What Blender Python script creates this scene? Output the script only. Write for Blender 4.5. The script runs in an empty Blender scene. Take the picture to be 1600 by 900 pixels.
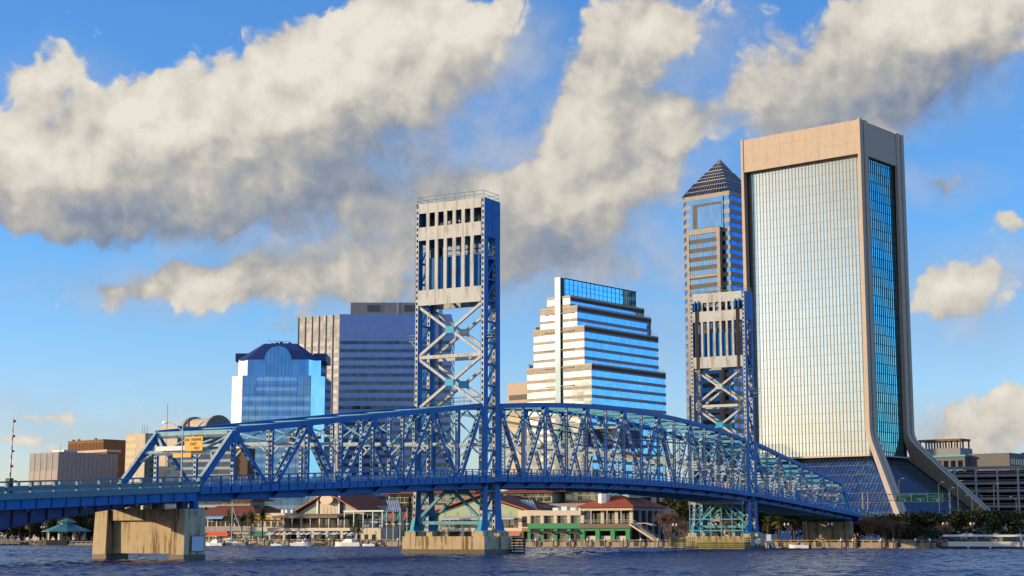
import bpy, bmesh, math, random
from mathutils import Vector, Matrix
random.seed(7)
R = math.radians
SC = bpy.context.scene
COL = SC.collection

# ------------------------------------------------------------------ camera
# World frame: Y runs north along the bridge, X east, Z up, water at 0, south tower at Y = 0.
YAW, PITCH = 29.1, 8.685
cd = bpy.data.cameras.new('camera'); cam = bpy.data.objects.new('camera', cd); COL.objects.link(cam)
cam.location = (131.6, -216.2, 2.7)
cam.rotation_euler = (R(90 + PITCH), 0, R(YAW))
cd.sensor_width = 36.0; cd.lens = 2540 / 1600 * 36
cd.clip_start = 0.5; cd.clip_end = 20000
SC.camera = cam

# ------------------------------------------------------------------ light
SUN_EL, SUN_AZ = 11.5, 58.0          # elevation, degrees west of south
sun_vec = Vector((-math.sin(R(SUN_AZ)) * math.cos(R(SUN_EL)), -math.cos(R(SUN_AZ)) * math.cos(R(SUN_EL)), math.sin(R(SUN_EL))))
sl = bpy.data.lights.new('sun', 'SUN'); so = bpy.data.objects.new('sun', sl); COL.objects.link(so)
sl.energy = 5.0; sl.angle = R(0.5); sl.color = (1.0, 0.77, 0.48)
so.rotation_euler = sun_vec.to_track_quat('Z', 'Y').to_euler(); so.location = (-300, -300, 300)
SC.view_settings.view_transform = 'Standard'; SC.view_settings.look = 'None'
SC.view_settings.exposure = 0.0; SC.view_settings.gamma = 1.0; SC.view_settings.use_curve_mapping = False
try:
    SC.cycles.max_bounces = 6; SC.cycles.diffuse_bounces = 2; SC.cycles.glossy_bounces = 3
    SC.cycles.use_denoising = True; SC.cycles.caustics_reflective = False; SC.cycles.caustics_refractive = False
except Exception: pass

# ------------------------------------------------------------------ sky with cloud layer
SKY_STRENGTH = 0.15
def N(nt, typ, **kw):
    n = nt.nodes.new(typ)
    for k, v in kw.items():
        if k.startswith('i_'):
            key = k[2:]
            n.inputs[int(key) if key.isdigit() else key].default_value = v
        else: setattr(n, k, v)
    return n
def M_(nt, op, a, b=None, c=None, clamp=False):
    n = nt.nodes.new('ShaderNodeMath'); n.operation = op; n.use_clamp = clamp
    for i, x in enumerate((a, b, c)):
        if x is None: continue
        if isinstance(x, (int, float)): n.inputs[i].default_value = x
        else: nt.links.new(x, n.inputs[i])
    return n.outputs[0]
def V_(nt, op, a, b=None, s=None):
    n = nt.nodes.new('ShaderNodeVectorMath'); n.operation = op
    for i, x in enumerate((a, b)):
        if x is None: continue
        if isinstance(x, (tuple, list)): n.inputs[i].default_value = x
        else: nt.links.new(x, n.inputs[i])
    if s is not None:
        if isinstance(s, (int, float)): n.inputs['Scale'].default_value = s
        else: nt.links.new(s, n.inputs['Scale'])
    return n.outputs['Value'] if op in ('LENGTH', 'DOT_PRODUCT') else n.outputs[0]
def SM(nt, v, a, b, lo=0.0, hi=1.0, mode='SMOOTHSTEP'):
    n = nt.nodes.new('ShaderNodeMapRange'); n.interpolation_type = mode; n.clamp = True
    nt.links.new(v, n.inputs[0])
    n.inputs[1].default_value = a; n.inputs[2].default_value = b; n.inputs[3].default_value = lo; n.inputs[4].default_value = hi
    return n.outputs[0]
def MIXC(nt, f, a, b, blend='MIX'):
    n = nt.nodes.new('ShaderNodeMix'); n.data_type = 'RGBA'; n.blend_type = blend
    for i, x in ((0, f), (6, a), (7, b)):
        if isinstance(x, (int, float)): n.inputs[i].default_value = x
        elif isinstance(x, (tuple, list)): n.inputs[i].default_value = (*x, 1) if len(x) == 3 else x
        else: nt.links.new(x, n.inputs[i])
    return n.outputs[2]
def RAMP(nt, v, stops):
    n = nt.nodes.new('ShaderNodeValToRGB'); e = n.color_ramp.elements
    e[0].position, e[0].color = stops[0][0], (*stops[0][1], 1)
    e[1].position, e[1].color = stops[-1][0], (*stops[-1][1], 1)
    for p, c in stops[1:-1]:
        x = e.new(p); x.color = (*c, 1)
    nt.links.new(v, n.inputs[0]); return n.outputs[0]

# cloud masses: bearing (deg right of north-west view), elevation (deg), radii, tilt, weight
CLOUDS = [(-8.2, 14.53, 7.4, 2.91, 22, 1.1), (-4.67, 17.19, 3.81, 2.02, 15, 0.9), (-0.89, 17.08, 1.79, 1.23, 20, 0.38), (-14.62, 12.96, 4.48, 2.24, 15, 1.0), (-16.48, 15.42, 1.39, 1.01, 10, 0.6),
    (-16.07, 11.16, 2.91, 0.94, 5, 0.75), (-11.01, 11.61, 4.93, 1.23, 5, 0.55), (-6.22, 11.16, 5.16, 2.24, 8, 0.42), (-2.23, 11.84, 3.81, 2.24, 10, 0.4), (-11.23, 8.57, 4.26, 0.9, 5, 0.85),
    (-7.1, 9.09, 4.48, 1.08, 3, 0.52), (-4.01, 8.23, 3.59, 0.76, 0, 0.36), (0.45, 11.39, 3.59, 2.13, 20, 0.62), (4.23, 13.19, 3.14, 2.13, 40, 0.9), (5.78, 14.53, 1.57, 1.12, 20, 0.55),
    (1.78, 9.47, 3.81, 1.23, 5, 0.48), (3.56, 16.53, 1.79, 2.69, -25, 0.8), (4.89, 17.85, 1.91, 1.48, 0, 0.5), (2.23, 14.53, 1.35, 1.12, 0, 0.36), (6.22, 18.07, 2.47, 0.9, 15, 0.34),
    (12.93, 15.87, 4.93, 2.47, 8, 0.95), (15.24, 17.63, 4.26, 2.02, 10, 0.8), (10.58, 14.98, 2.91, 1.68, -5, 0.55), (15.66, 8.23, 2.02, 1.23, 10, 0.82), (15.24, 11.84, 1.35, 0.54, 10, 0.42),
    (17.09, 10.49, 0.67, 0.4, 0, 0.4), (16.27, 3.51, 2.91, 1.03, 5, 0.7), (17.3, 4.18, 1.35, 0.9, 0, 0.45), (-15.55, 4.18, 1.39, 0.2, 3, 0.36), (-16.48, 3.06, 2.02, 0.31, 3, 0.28),
    (-13.36, 5.31, 2.69, 0.2, 4, 0.22), (-7.76, 7.22, 1.35, 0.72, 20, 0.42), (-12.08, 18.4, 1.57, 0.31, 0, 0.2), (-20.29, 13.19, 3.36, 2.02, 0, 0.8), (21.27, 13.19, 3.59, 2.02, 0, 0.7),
    (-3.56, 15.42, 1.35, 0.9, 0, 0.2)]
VEIL = [(-5.34, 10.94, 7.4, 2.47, 5, 0.75), (-1.56, 12.51, 4.93, 3.36, 15, 0.6), (2.01, 9.81, 4.93, 2.02, 0, 0.75), (-9.29, 8.91, 7.4, 1.23, 3, 0.6), (-0.22, 16.75, 2.47, 1.79, 10, 0.6), (6.44, 17.41, 2.69, 1.79, 10, 0.5), (12.08, 14.98, 6.73, 1.68, 5, 0.5), (16.07, 8.01, 3.36, 1.91, 0, 0.5), (6.88, 11.39, 1.79, 2.69, 0, 0.3), (-16.07, 14.98, 2.47, 1.57, 0, 0.45), (14.83, 11.84, 2.69, 0.9, 0, 0.3), (15.24, 3.51, 4.48, 1.35, 0, 0.35), (4.45, 7.11, 4.48, 1.35, 0, 0.3), (-14.83, 3.51, 4.48, 1.12, 0, 0.3)]
DENSE = [(13.15, 15.42, 5.83, 2.02, 5, 0.2), (-10.37, 12.06, 6.73, 1.57, 12, 0.14), (3.56, 14.75, 2.69, 2.69, 0, 0.12), (16.27, 3.06, 3.59, 1.12, 0, 0.18), (-16.48, 10.94, 4.26, 1.12, 0, 0.24), (-3.12, 12.29, 5.38, 2.69, 10, 0.2), (1.78, 9.81, 5.83, 1.79, 5, 0.24), (13.15, 14.64, 5.38, 1.35, 5, 0.24), (15.24, 11.79, 2.02, 0.9, 0, 0.34), (-11.01, 10.6, 4.93, 0.9, 5, 0.16), (0.0, 16.09, 2.47, 1.35, 10, 0.14), (6.22, 17.41, 2.47, 1.35, 10, 0.12), (-5.34, 8.23, 5.83, 0.9, 0, 0.16), (15.86, 7.33, 2.02, 0.9, 0, 0.16)]
world = bpy.data.worlds.new('World'); SC.world = world; world.use_nodes = True
def build_sky():
    g = bpy.data.node_groups.new('cloud_density', 'ShaderNodeTree')
    g.interface.new_socket('Bearing', in_out='INPUT', socket_type='NodeSocketVector')
    g.interface.new_socket('Direction', in_out='INPUT', socket_type='NodeSocketVector')
    g.interface.new_socket('Detail', in_out='INPUT', socket_type='NodeSocketFloat')
    g.interface.new_socket('Density', in_out='OUTPUT', socket_type='NodeSocketFloat')
    gi = g.nodes.new('NodeGroupInput'); go = g.nodes.new('NodeGroupOutput')
    P = gi.outputs[0]
    def noise(vec, scale, detail, rough=.5, out='Color'):
        n = N(g, 'ShaderNodeTexNoise'); n.inputs['Scale'].default_value = scale; n.inputs['Detail'].default_value = detail
        n.inputs['Roughness'].default_value = rough; g.links.new(vec, n.inputs['Vector'])
        return n.outputs[out]
    w1 = V_(g, 'SCALE', V_(g, 'SUBTRACT', noise(P, .22, 2), (.5, .5, .5)), s=2.0)
    w2 = V_(g, 'SCALE', V_(g, 'SUBTRACT', noise(P, .8, 3, .5), (.5, .5, .5)), s=1.5)
    PW = V_(g, 'ADD', P, V_(g, 'ADD', w1, w2))
    PW = V_(g, 'MULTIPLY', PW, (1, 1, 0))
    tot = None
    for x, y, rx, ry, rot, amp in CLOUDS:
        mp = N(g, 'ShaderNodeMapping', vector_type='TEXTURE')
        mp.inputs['Location'].default_value = (x, y, 0); mp.inputs['Rotation'].default_value = (0, 0, R(rot)); mp.inputs['Scale'].default_value = (rx, ry, 1)
        g.links.new(PW if tot is None else V_(g, 'ADD', PW, M_(g, 'MULTIPLY', tot, 1e-9)), mp.inputs['Vector'])   # evaluated one after the other, keeps the shader stack small
        b = SM(g, V_(g, 'LENGTH', mp.outputs[0]), 0.15, 1.45, amp, 0.0)
        tot = b if tot is None else M_(g, 'ADD', tot, b)
    tot = M_(g, 'MINIMUM', tot, 1.15)
    # unseen cloud outside the view, kept sunward to shape ambient light and reflections
    sx = N(g, 'ShaderNodeSeparateXYZ'); g.links.new(P, sx.inputs[0])
    m = SM(g, M_(g, 'ABSOLUTE', sx.outputs[0]), 19, 30)
    m = M_(g, 'MAXIMUM', m, SM(g, sx.outputs[1], 21, 30))
    sunside = SM(g, V_(g, 'DOT_PRODUCT', gi.outputs[1], tuple(sun_vec)), -.35, .35)
    gen = M_(g, 'MULTIPLY', M_(g, 'MULTIPLY', m, sunside), SM(g, noise(gi.outputs[1], 2.1, 3, .5, 'Fac'), .44, .68))
    tot = M_(g, 'MAXIMUM', tot, gen)
    f1 = noise(PW, .42, 7, .54, 'Fac'); g.links.new(gi.outputs[2], f1.node.inputs['Detail'])
    f2 = noise(PW, .9, 2, .5, 'Fac'); g.links.new(M_(g, 'MULTIPLY', gi.outputs[2], .45), f2.node.inputs['Detail'])
    puff = M_(g, 'SUBTRACT', M_(g, 'ABSOLUTE', M_(g, 'MULTIPLY', M_(g, 'SUBTRACT', f2, .5), 3.2)), .35)
    d = M_(g, 'ADD', tot, M_(g, 'MULTIPLY', M_(g, 'SUBTRACT', f1, .5), 1.05))
    d = M_(g, 'ADD', d, M_(g, 'MULTIPLY', puff, .34))
    d = M_(g, 'SUBTRACT', d, .17)
    g.links.new(d, go.inputs[0])

    nt = world.node_tree; nt.nodes.clear()
    tc = N(nt, 'ShaderNodeTexCoord'); D = tc.outputs['Generated']
    rt = (math.cos(R(YAW)), math.sin(R(YAW)), 0); fw = (-math.sin(R(YAW)), math.cos(R(YAW)), 0)
    az = M_(nt, 'MULTIPLY', M_(nt, 'ARCTAN2', V_(nt, 'DOT_PRODUCT', D, rt), V_(nt, 'DOT_PRODUCT', D, fw)), 57.29578)
    z = N(nt, 'ShaderNodeSeparateXYZ'); nt.links.new(D, z.inputs[0])
    el = M_(nt, 'MULTIPLY', M_(nt, 'ARCSINE', z.outputs[2]), 57.29578)
    cb = N(nt, 'ShaderNodeCombineXYZ'); nt.links.new(az, cb.inputs[0]); nt.links.new(el, cb.inputs[1])
    def dens(off, det):
        n = nt.nodes.new('ShaderNodeGroup'); n.node_tree = g
        nt.links.new(V_(nt, 'ADD', cb.outputs[0], off), n.inputs[0]); nt.links.new(D, n.inputs[1]); n.inputs[2].default_value = det
        return n.outputs[0]
    d0, ds, d1 = dens((0, 0, 0), 7.0), dens((0, 0, 0), 2.2), dens((-1.2, 1.9, 0), 2.2)
    vn = N(nt, 'ShaderNodeTexNoise'); vn.inputs['Scale'].default_value = .38; vn.inputs['Detail'].default_value = 2; nt.links.new(cb.outputs[0], vn.inputs['Vector'])
    lit = M_(nt, 'MULTIPLY', M_(nt, 'TANH', M_(nt, 'MULTIPLY', M_(nt, 'SUBTRACT', ds, d1), .8)), .42)
    lit = M_(nt, 'ADD', lit, M_(nt, 'ADD', M_(nt, 'MULTIPLY', vn.outputs['Fac'], .62), .36))
    pv = V_(nt, 'ADD', cb.outputs[0], V_(nt, 'SCALE', V_(nt, 'SUBTRACT', vn.outputs['Color'], (.5, .5, .5)), s=3.0)); pv = V_(nt, 'MULTIPLY', pv, (1, 1, 0))
    for x, y, rx, ry, rot, amp in DENSE:       # thick, self-shadowed parts of the cloud
        mp = N(nt, 'ShaderNodeMapping', vector_type='TEXTURE')
        mp.inputs['Location'].default_value = (x, y, 0); mp.inputs['Rotation'].default_value = (0, 0, R(rot)); mp.inputs['Scale'].default_value = (rx, ry, 1)
        nt.links.new(V_(nt, 'ADD', pv, M_(nt, 'MULTIPLY', lit, 1e-9)), mp.inputs['Vector']); lit = M_(nt, 'SUBTRACT', lit, SM(nt, V_(nt, 'LENGTH', mp.outputs[0]), .1, 1.5, amp * 1.25, 0.0))
    # small-scale relief of the cloud heads
    wv = V_(nt, 'ADD', cb.outputs[0], V_(nt, 'SCALE', vn.outputs['Color'], s=1.2))
    def relief(off):
        n = N(nt, 'ShaderNodeTexNoise'); n.inputs['Scale'].default_value = .62; n.inputs['Detail'].default_value = 4.5; n.inputs['Roughness'].default_value = .55
        nt.links.new(V_(nt, 'ADD', wv, off), n.inputs['Vector']); return n.outputs['Fac']
    lit = M_(nt, 'ADD', lit, M_(nt, 'MULTIPLY', M_(nt, 'SUBTRACT', relief((0, 0, 0)), relief((-.34, .46, 0))), .85), clamp=True)
    wid = M_(nt, 'SUBTRACT', .80, M_(nt, 'MULTIPLY', lit, .66))
    al = SM(nt, M_(nt, 'DIVIDE', M_(nt, 'ADD', d0, .05), wid), 0.0, 1.0)
    k = 1 / SKY_STRENGTH
    sc_ = lambda c: tuple(min(x * k, 50) for x in c)
    cc = RAMP(nt, lit, [(0.0, (.21, .27, .39)), (.25, (.34, .39, .48)), (.5, (.55, .54, .52)), (.72, (.80, .745, .655)), (1.0, (1.0, .94, .84))])
    cc = V_(nt, 'SCALE', cc, s=k)
    # brighter cloud round the low sun
    sd = V_(nt, 'DOT_PRODUCT', D, tuple(sun_vec))
    glow = SM(nt, sd, .2, 1.0, .82, 1.15)
    cc = V_(nt, 'SCALE', cc, s=glow)
    sky = N(nt, 'ShaderNodeTexSky', sky_type='NISHITA'); sky.sun_disc = False
    sky.sun_elevation = R(SUN_EL); sky.sun_rotation = R(180 + SUN_AZ); sky.altitude = 0; sky.air_density = 1.0; sky.dust_density = .3; sky.ozone_density = 2.0
    hs = N(nt, 'ShaderNodeHueSaturation'); hs.inputs['Saturation'].default_value = 1.10; hs.inputs['Value'].default_value = 1.0
    nt.links.new(sky.outputs[0], hs.inputs['Color'])
    # thin grey-blue veil between the heaps
    vs = None
    for x, y, rx, ry, rot, amp in VEIL:
        mp = N(nt, 'ShaderNodeMapping', vector_type='TEXTURE')
        mp.inputs['Location'].default_value = (x, y, 0); mp.inputs['Rotation'].default_value = (0, 0, R(rot)); mp.inputs['Scale'].default_value = (rx, ry, 1)
        nt.links.new(V_(nt, 'ADD', pv, M_(nt, 'MULTIPLY', lit if vs is None else vs, 1e-9)), mp.inputs['Vector']); q = SM(nt, V_(nt, 'LENGTH', mp.outputs[0]), .2, 1.4, amp, 0.0)
        vs = q if vs is None else M_(nt, 'MAXIMUM', vs, q)
    rn = relief((3.1, 5.7, 0)); vs = M_(nt, 'MULTIPLY', vs, SM(nt, rn, .25, .62, .55, 1.15))
    skyc = MIXC(nt, vs, V_(nt, 'MULTIPLY', hs.outputs[0], MIXC(nt, SM(nt, el, 0, 11), (1.10, 1.14, 1.66), (.70, 1.12, 1.68))), V_(nt, 'SCALE', RAMP(nt, rn, [(.3, (.34, .40, .52)), (.7, (.55, .555, .58))]), s=k))
    col = MIXC(nt, M_(nt, 'MULTIPLY', al, SM(nt, el, -.5, 1.5)), skyc, cc)
    bg = N(nt, 'ShaderNodeBackground'); bg.inputs['Strength'].default_value = SKY_STRENGTH
    nt.links.new(col, bg.inputs['Color'])
    o = N(nt, 'ShaderNodeOutputWorld'); nt.links.new(bg.outputs[0], o.inputs[0])
build_sky()
world.cycles.sampling_method = 'MANUAL'; world.cycles.sample_map_resolution = 512

# ------------------------------------------------------------------ materials
def new_mat(name):
    m = bpy.data.materials.new(name); m.use_nodes = True
    nt = m.node_tree; b = nt.nodes['Principled BSDF']
    return m, nt, b
def mat(name, c, rough=.6, metal=0.0, var=.18, scale=1.5, stain=None, stain_amt=.6, bump=0.0, spec=.5, stretch=(1, 1, 1), emit=None):
    """plain weathered surface: base colour broken up by two noises, optional run-off streaks"""
    m, nt, b = new_mat(name)
    tc = N(nt, 'ShaderNodeTexCoord'); P = tc.outputs['Object']
    if stretch != (1, 1, 1): P = V_(nt, 'MULTIPLY', P, stretch)
    n1 = N(nt, 'ShaderNodeTexNoise'); n1.inputs['Scale'].default_value = scale; n1.inputs['Detail'].default_value = 6; n1.inputs['Roughness'].default_value = .6
    nt.links.new(P, n1.inputs['Vector'])
    v = SM(nt, n1.outputs['Fac'], .25, .75, 1 - var, 1 + var, 'LINEAR')
    col = V_(nt, 'SCALE', c, s=v)
    if stain:
        ps = V_(nt, 'MULTIPLY', tc.outputs['Object'], (1.0, 1.0, .07))
        n2 = N(nt, 'ShaderNodeTexNoise'); n2.inputs['Scale'].default_value = 1.7; n2.inputs['Detail'].default_value = 5; n2.inputs['Roughness'].default_value = .65
        nt.links.new(ps, n2.inputs['Vector'])
        n3 = N(nt, 'ShaderNodeTexNoise'); n3.inputs['Scale'].default_value = .35; n3.inputs['Detail'].default_value = 3
        nt.links.new(tc.outputs['Object'], n3.inputs['Vector'])
        f = M_(nt, 'MULTIPLY', SM(nt, n2.outputs['Fac'], .46, .62), SM(nt, n3.outputs['Fac'], .36, .54))
        col = MIXC(nt, M_(nt, 'MULTIPLY', f, stain_amt), col, stain)
    nt.links.new(col, b.inputs['Base Color'])
    b.inputs['Roughness'].default_value = rough; b.inputs['Metallic'].default_value = metal; b.inputs['Specular IOR Level'].default_value = spec
    rr = SM(nt, n1.outputs['Fac'], .3, .7, max(.05, rough - .08), min(1, rough + .1), 'LINEAR'); nt.links.new(rr, b.inputs['Roughness'])
    if bump:
        bp = N(nt, 'ShaderNodeBump'); bp.inputs['Strength'].default_value = bump; bp.inputs['Distance'].default_value = .05
        nt.links.new(n1.outputs['Fac'], bp.inputs['Height']); nt.links.new(bp.outputs[0], b.inputs['Normal'])
    if emit:
        b.inputs['Emission Color'].default_value = (*c, 1); b.inputs['Emission Strength'].default_value = emit
    return m
def glass(name, tint, rough=.07, cell=(1.5, 1.5, 3.7), tilt=.02, var=.12, metal=.92, line=None, lw=.05):
    """reflective curtain wall glass: every pane leans a hair differently, thin joint lines"""
    m, nt, b = new_mat(name)
    tc = N(nt, 'ShaderNodeTexCoord')
    q = V_(nt, 'ADD', V_(nt, 'DIVIDE', tc.outputs['Object'], cell), (.371, .371, .113))
    fl = V_(nt, 'FLOOR', q)
    wn = N(nt, 'ShaderNodeTexWhiteNoise', noise_dimensions='3D'); nt.links.new(fl, wn.inputs['Vector'])
    ge = N(nt, 'ShaderNodeNewGeometry')
    nn = N(nt, 'ShaderNodeTexNoise'); nn.inputs['Scale'].default_value = .09; nn.inputs['Detail'].default_value = 3; nt.links.new(tc.outputs['Object'], nn.inputs['Vector'])
    off = V_(nt, 'SCALE', V_(nt, 'SUBTRACT', wn.outputs['Color'], (.5, .5, .5)), s=tilt)
    off = V_(nt, 'ADD', off, V_(nt, 'SCALE', V_(nt, 'SUBTRACT', nn.outputs['Color'], (.5, .5, .5)), s=tilt * 2.5))
    nt.links.new(V_(nt, 'NORMALIZE', V_(nt, 'ADD', ge.outputs['Normal'], off)), b.inputs['Normal'])
    v = SM(nt, wn.outputs['Value'], 0, 1, 1 - var, 1 + var * .5, 'LINEAR')
    col = V_(nt, 'SCALE', tint, s=v)
    if line:
        fr = V_(nt, 'FRACTION', q); sp = N(nt, 'ShaderNodeSeparateXYZ'); nt.links.new(fr, sp.inputs[0])
        col = MIXC(nt, M_(nt, 'LESS_THAN', sp.outputs[2], lw), col, line)
    nt.links.new(col, b.inputs['Base Color'])
    b.inputs['Metallic'].default_value = metal; b.inputs['Roughness'].default_value = rough
    return m
def leaf_mat(name, c1, c2, rough=.7):
    m, nt, b = new_mat(name)
    ge = N(nt, 'ShaderNodeNewGeometry')
    nt.links.new(RAMP(nt, ge.outputs['Random Per Island'], [(0, c1), (1, c2)]), b.inputs['Base Color'])
    b.inputs['Roughness'].default_value = rough; b.inputs['Specular IOR Level'].default_value = .2
    return m

MT = {}
MT['blue'] = mat('blue_bridge_paint', (.001, .165, .47), .5, var=.22, scale=.9, stain=(.05, .06, .07), stain_amt=.3, spec=.25)
MT['deepblue'] = mat('dark_blue_and_shaded_paint', (.002, .028, .18), .5, var=.25, scale=.9)  # darker blue; on the main girders it carries their shade
MT['teal'] = mat('teal_and_sunlit_blue_paint', (.09, .40, .50), .5, var=.2, scale=1.2, stain=(.14, .09, .06), stain_amt=.4)  # on the bridge: sunlit look of the blue paint put into the colour
MT['cyan'] = mat('sunlit_cyan_paint', (.02, .42, .62), .45, var=.08)  # blue paint as the sun lights it, put into the colour
MT['pale'] = mat('pale_cream_paint', (.60, .60, .54), .55, var=.10, scale=.8, stain=(.24, .16, .10), stain_amt=.55)  # pale cream steel paint
MT['palebatten'] = mat('pale_batten_paint', (.42, .53, .55), .5, var=.15, scale=1.0, stain=(.22, .15, .10), stain_amt=.5)  # pale grey-teal for battens, struts and small rails
MT['rust'] = mat('rusty_dark_steel', (.07, .045, .03), .7, var=.4, scale=2)
MT['dark'] = mat('dark_steel', (.03, .035, .04), .6)
MT['asphalt'] = mat('asphalt', (.05, .05, .052), .85, var=.2, scale=3)
MT['rail'] = mat('sunlit_teal_rail', (.12, .24, .28), .6, var=.2)  # teal-grey that blue rails take in sun, put into the colour
MT['pier'] = mat('stained_pier_concrete', (.60, .47, .28), .85, var=.14, scale=.9, stain=(.17, .075, .02), stain_amt=.92, bump=.25)
MT['pierwet'] = mat('wet_pier_concrete', (.10, .075, .04), .5, var=.3)
MT['timber'] = mat('weathered_yellow_timber', (.34, .30, .11), .85, var=.3, scale=2.0, stretch=(.3, 1, 4), stain=(.08, .05, .02), stain_amt=.7)
MT['timberdark'] = mat('creosoted_timber', (.035, .028, .02), .8, var=.4, scale=2)
MT['seawall'] = mat('seawall_concrete', (.42, .33, .22), .88, var=.22, scale=.7, stain=(.10, .06, .03), stain_amt=.8, bump=.3)
MT['white'] = mat('white_paint', (.78, .77, .73), .45, var=.06)
MT['grey'] = mat('grey_metal', (.30, .30, .29), .5, metal=.3)
MT['palegrey'] = mat('pale_grey_metal', (.55, .55, .53), .5)
MT['yellow'] = mat('yellow_sign', (.85, .42, .01), .5, var=.06)
MT['black'] = mat('black_lettering', (.02, .018, .015), .6, var=0)
MT['green_sign'] = mat('green_road_sign', (.005, .15, .06), .45, var=.06)
MT['red'] = mat('red_paint', (.55, .03, .02), .5)
MT['orange'] = mat('orange_canvas', (.75, .12, .02), .7)
MT['dot'] = mat('blank_pale_board', (.55, .62, .72), .5, var=.05)

# ------------------------------------------------------------------ mesh helpers
class MB:
    def __init__(s): s.v = []; s.f = []; s.m = []
    def add(s, vs, fs, m=0):
        o = len(s.v); s.v += [tuple(p) for p in vs]
        for f in fs: s.f.append(tuple(i + o for i in f)); s.m.append(m)
        return s
    HEX = ((0, 3, 2, 1), (4, 5, 6, 7), (0, 1, 5, 4), (1, 2, 6, 5), (2, 3, 7, 6), (3, 0, 4, 7))
    def box(s, x0, x1, y0, y1, z0, z1, m=0):
        return s.add([(x0, y0, z0), (x1, y0, z0), (x1, y1, z0), (x0, y1, z0), (x0, y0, z1), (x1, y0, z1), (x1, y1, z1), (x0, y1, z1)], MB.HEX, m)
    def bar(s, p0, p1, w, h, side=None, m=0):
        """box from p0 to p1; w measured along side, h across it"""
        p0, p1 = Vector(p0), Vector(p1); d = (p1 - p0).normalized()
        if side is None: side = d.cross(Vector((0, 0, 1)))
        side = Vector(side)
        if side.length < 1e-5: side = Vector((1, 0, 0))
        side = (side - d * side.dot(d)).normalized(); up = side.cross(d)
        a, b = side * w / 2, up * h / 2
        return s.add([p0 - a - b, p0 + a - b, p0 + a + b, p0 - a + b, p1 - a - b, p1 + a - b, p1 + a + b, p1 - a + b], MB.HEX, m)
    def prism(s, poly, axis, a, b, m=0):
        """extrude a polygon: axis 'z' poly=(x,y); 'y' poly=(x,z); 'x' poly=(y,z)"""
        n = len(poly)
        f = {'z': lambda p, t: (p[0], p[1], t), 'y': lambda p, t: (p[0], t, p[1]), 'x': lambda p, t: (t, p[0], p[1])}[axis]
        vs = [f(p, a) for p in poly] + [f(p, b) for p in poly]
        fs = [tuple(range(n))[::-1], tuple(range(n, 2 * n))] + [(i, (i + 1) % n, n + (i + 1) % n, n + i) for i in range(n)]
        return s.add(vs, fs, m)
    def tube(s, p0, p1, r0, r1=None, n=8, m=0):
        r1 = r0 if r1 is None else r1
        p0, p1 = Vector(p0), Vector(p1); d = (p1 - p0).normalized()
        a = d.orthogonal().normalized(); b = d.cross(a)
        vs = [p + (a * math.cos(t) + b * math.sin(t)) * r for p, r in ((p0, r0), (p1, r1)) for t in [2 * math.pi * i / n for i in range(n)]]
        fs = [tuple(range(n))[::-1], tuple(range(n, 2 * n))] + [(i, (i + 1) % n, n + (i + 1) % n, n + i) for i in range(n)]
        return s.add(vs, fs, m)
    def path(s, pts, r, n=6, m=0):
        for a, b in zip(pts, pts[1:]): s.tube(a, b, r, r, n, m)
        return s
    def lathe(s, prof, c=(0, 0, 0), n=16, m=0):
        vs = [(c[0] + r * math.cos(2 * math.pi * i / n), c[1] + r * math.sin(2 * math.pi * i / n), c[2] + z) for r, z in prof for i in range(n)]
        fs = [tuple(range(n))[::-1]] + [(j * n + i, j * n + (i + 1) % n, (j + 1) * n + (i + 1) % n, (j + 1) * n + i) for j in range(len(prof) - 1) for i in range(n)]
        fs.append(tuple(range((len(prof) - 1) * n, len(prof) * n)))
        return s.add(vs, fs, m)
    def loft(s, rings, m=0):
        n = len(rings[0]); vs = [p for r in rings for p in r]
        fs = [tuple(range(n))[::-1]] + [(j * n + i, j * n + (i + 1) % n, (j + 1) * n + (i + 1) % n, (j + 1) * n + i) for j in range(len(rings) - 1) for i in range(n)]
        fs.append(tuple(range((len(rings) - 1) * n, len(rings) * n)))
        return s.add(vs, fs, m)
    def laced(s, p0, p1, w, d, side=(1, 0, 0), cell=.95, fill=.5, pm=0, bm=1, faces=(1, 1), t=.045):
        """built-up steel member: two solid web plates facing +-side, batten plates across the other two faces"""
        p0, p1 = Vector(p0), Vector(p1); L = (p1 - p0).length; u = (p1 - p0) / L
        side = Vector(side); side = (side - u * side.dot(u)).normalized(); q = side.cross(u)
        for k in (-1, 1):
            o = side * (d / 2 - t / 2) * k
            s.bar(p0 + o, p1 + o, t, w, side, pm)
        n = max(2, round(L / cell)); c = L / n; bl = c * fill
        for k, on in zip((-1, 1), faces):
            if not on: continue
            o = q * (w / 2 - .02) * k
            for e in (-1, 1):
                oe = side * (d / 2 - d * .11) * e
                s.bar(p0 + o + oe, p1 + o + oe, d * .22 - 2 * .004, .03, side, bm)
            for i in range(n + 1):
                a = max(0, i * c - bl / 2); b = min(L, i * c + bl / 2)
                s.bar(p0 + u * a + o, p0 + u * b + o, d * .56, .03, side, bm)
        return s
    def build(s, name, mats, parent=None, smooth=False):
        me = bpy.data.meshes.new(name); me.from_pydata(s.v, [], s.f)
        if not isinstance(mats, (list, tuple)): mats = [mats]
        for x in mats: me.materials.append(MT[x] if isinstance(x, str) else x)
        if len(mats) > 1: me.polygons.foreach_set('material_index', s.m)
        if smooth: me.polygons.foreach_set('use_smooth', [True] * len(me.polygons))
        me.validate(); me.update()
        bm = bmesh.new(); bm.from_mesh(me); bmesh.ops.recalc_face_normals(bm, faces=bm.faces); bm.to_mesh(me); bm.free()
        o = bpy.data.objects.new(name, me); COL.objects.link(o)
        if parent: o.parent = parent
        return o
def tag(o, label=None, cat=None, group=None, kind=None):
    if label: o['label'] = label
    if cat: o['category'] = cat
    if group: o['group'] = group
    if kind: o['kind'] = kind
    return o
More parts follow.
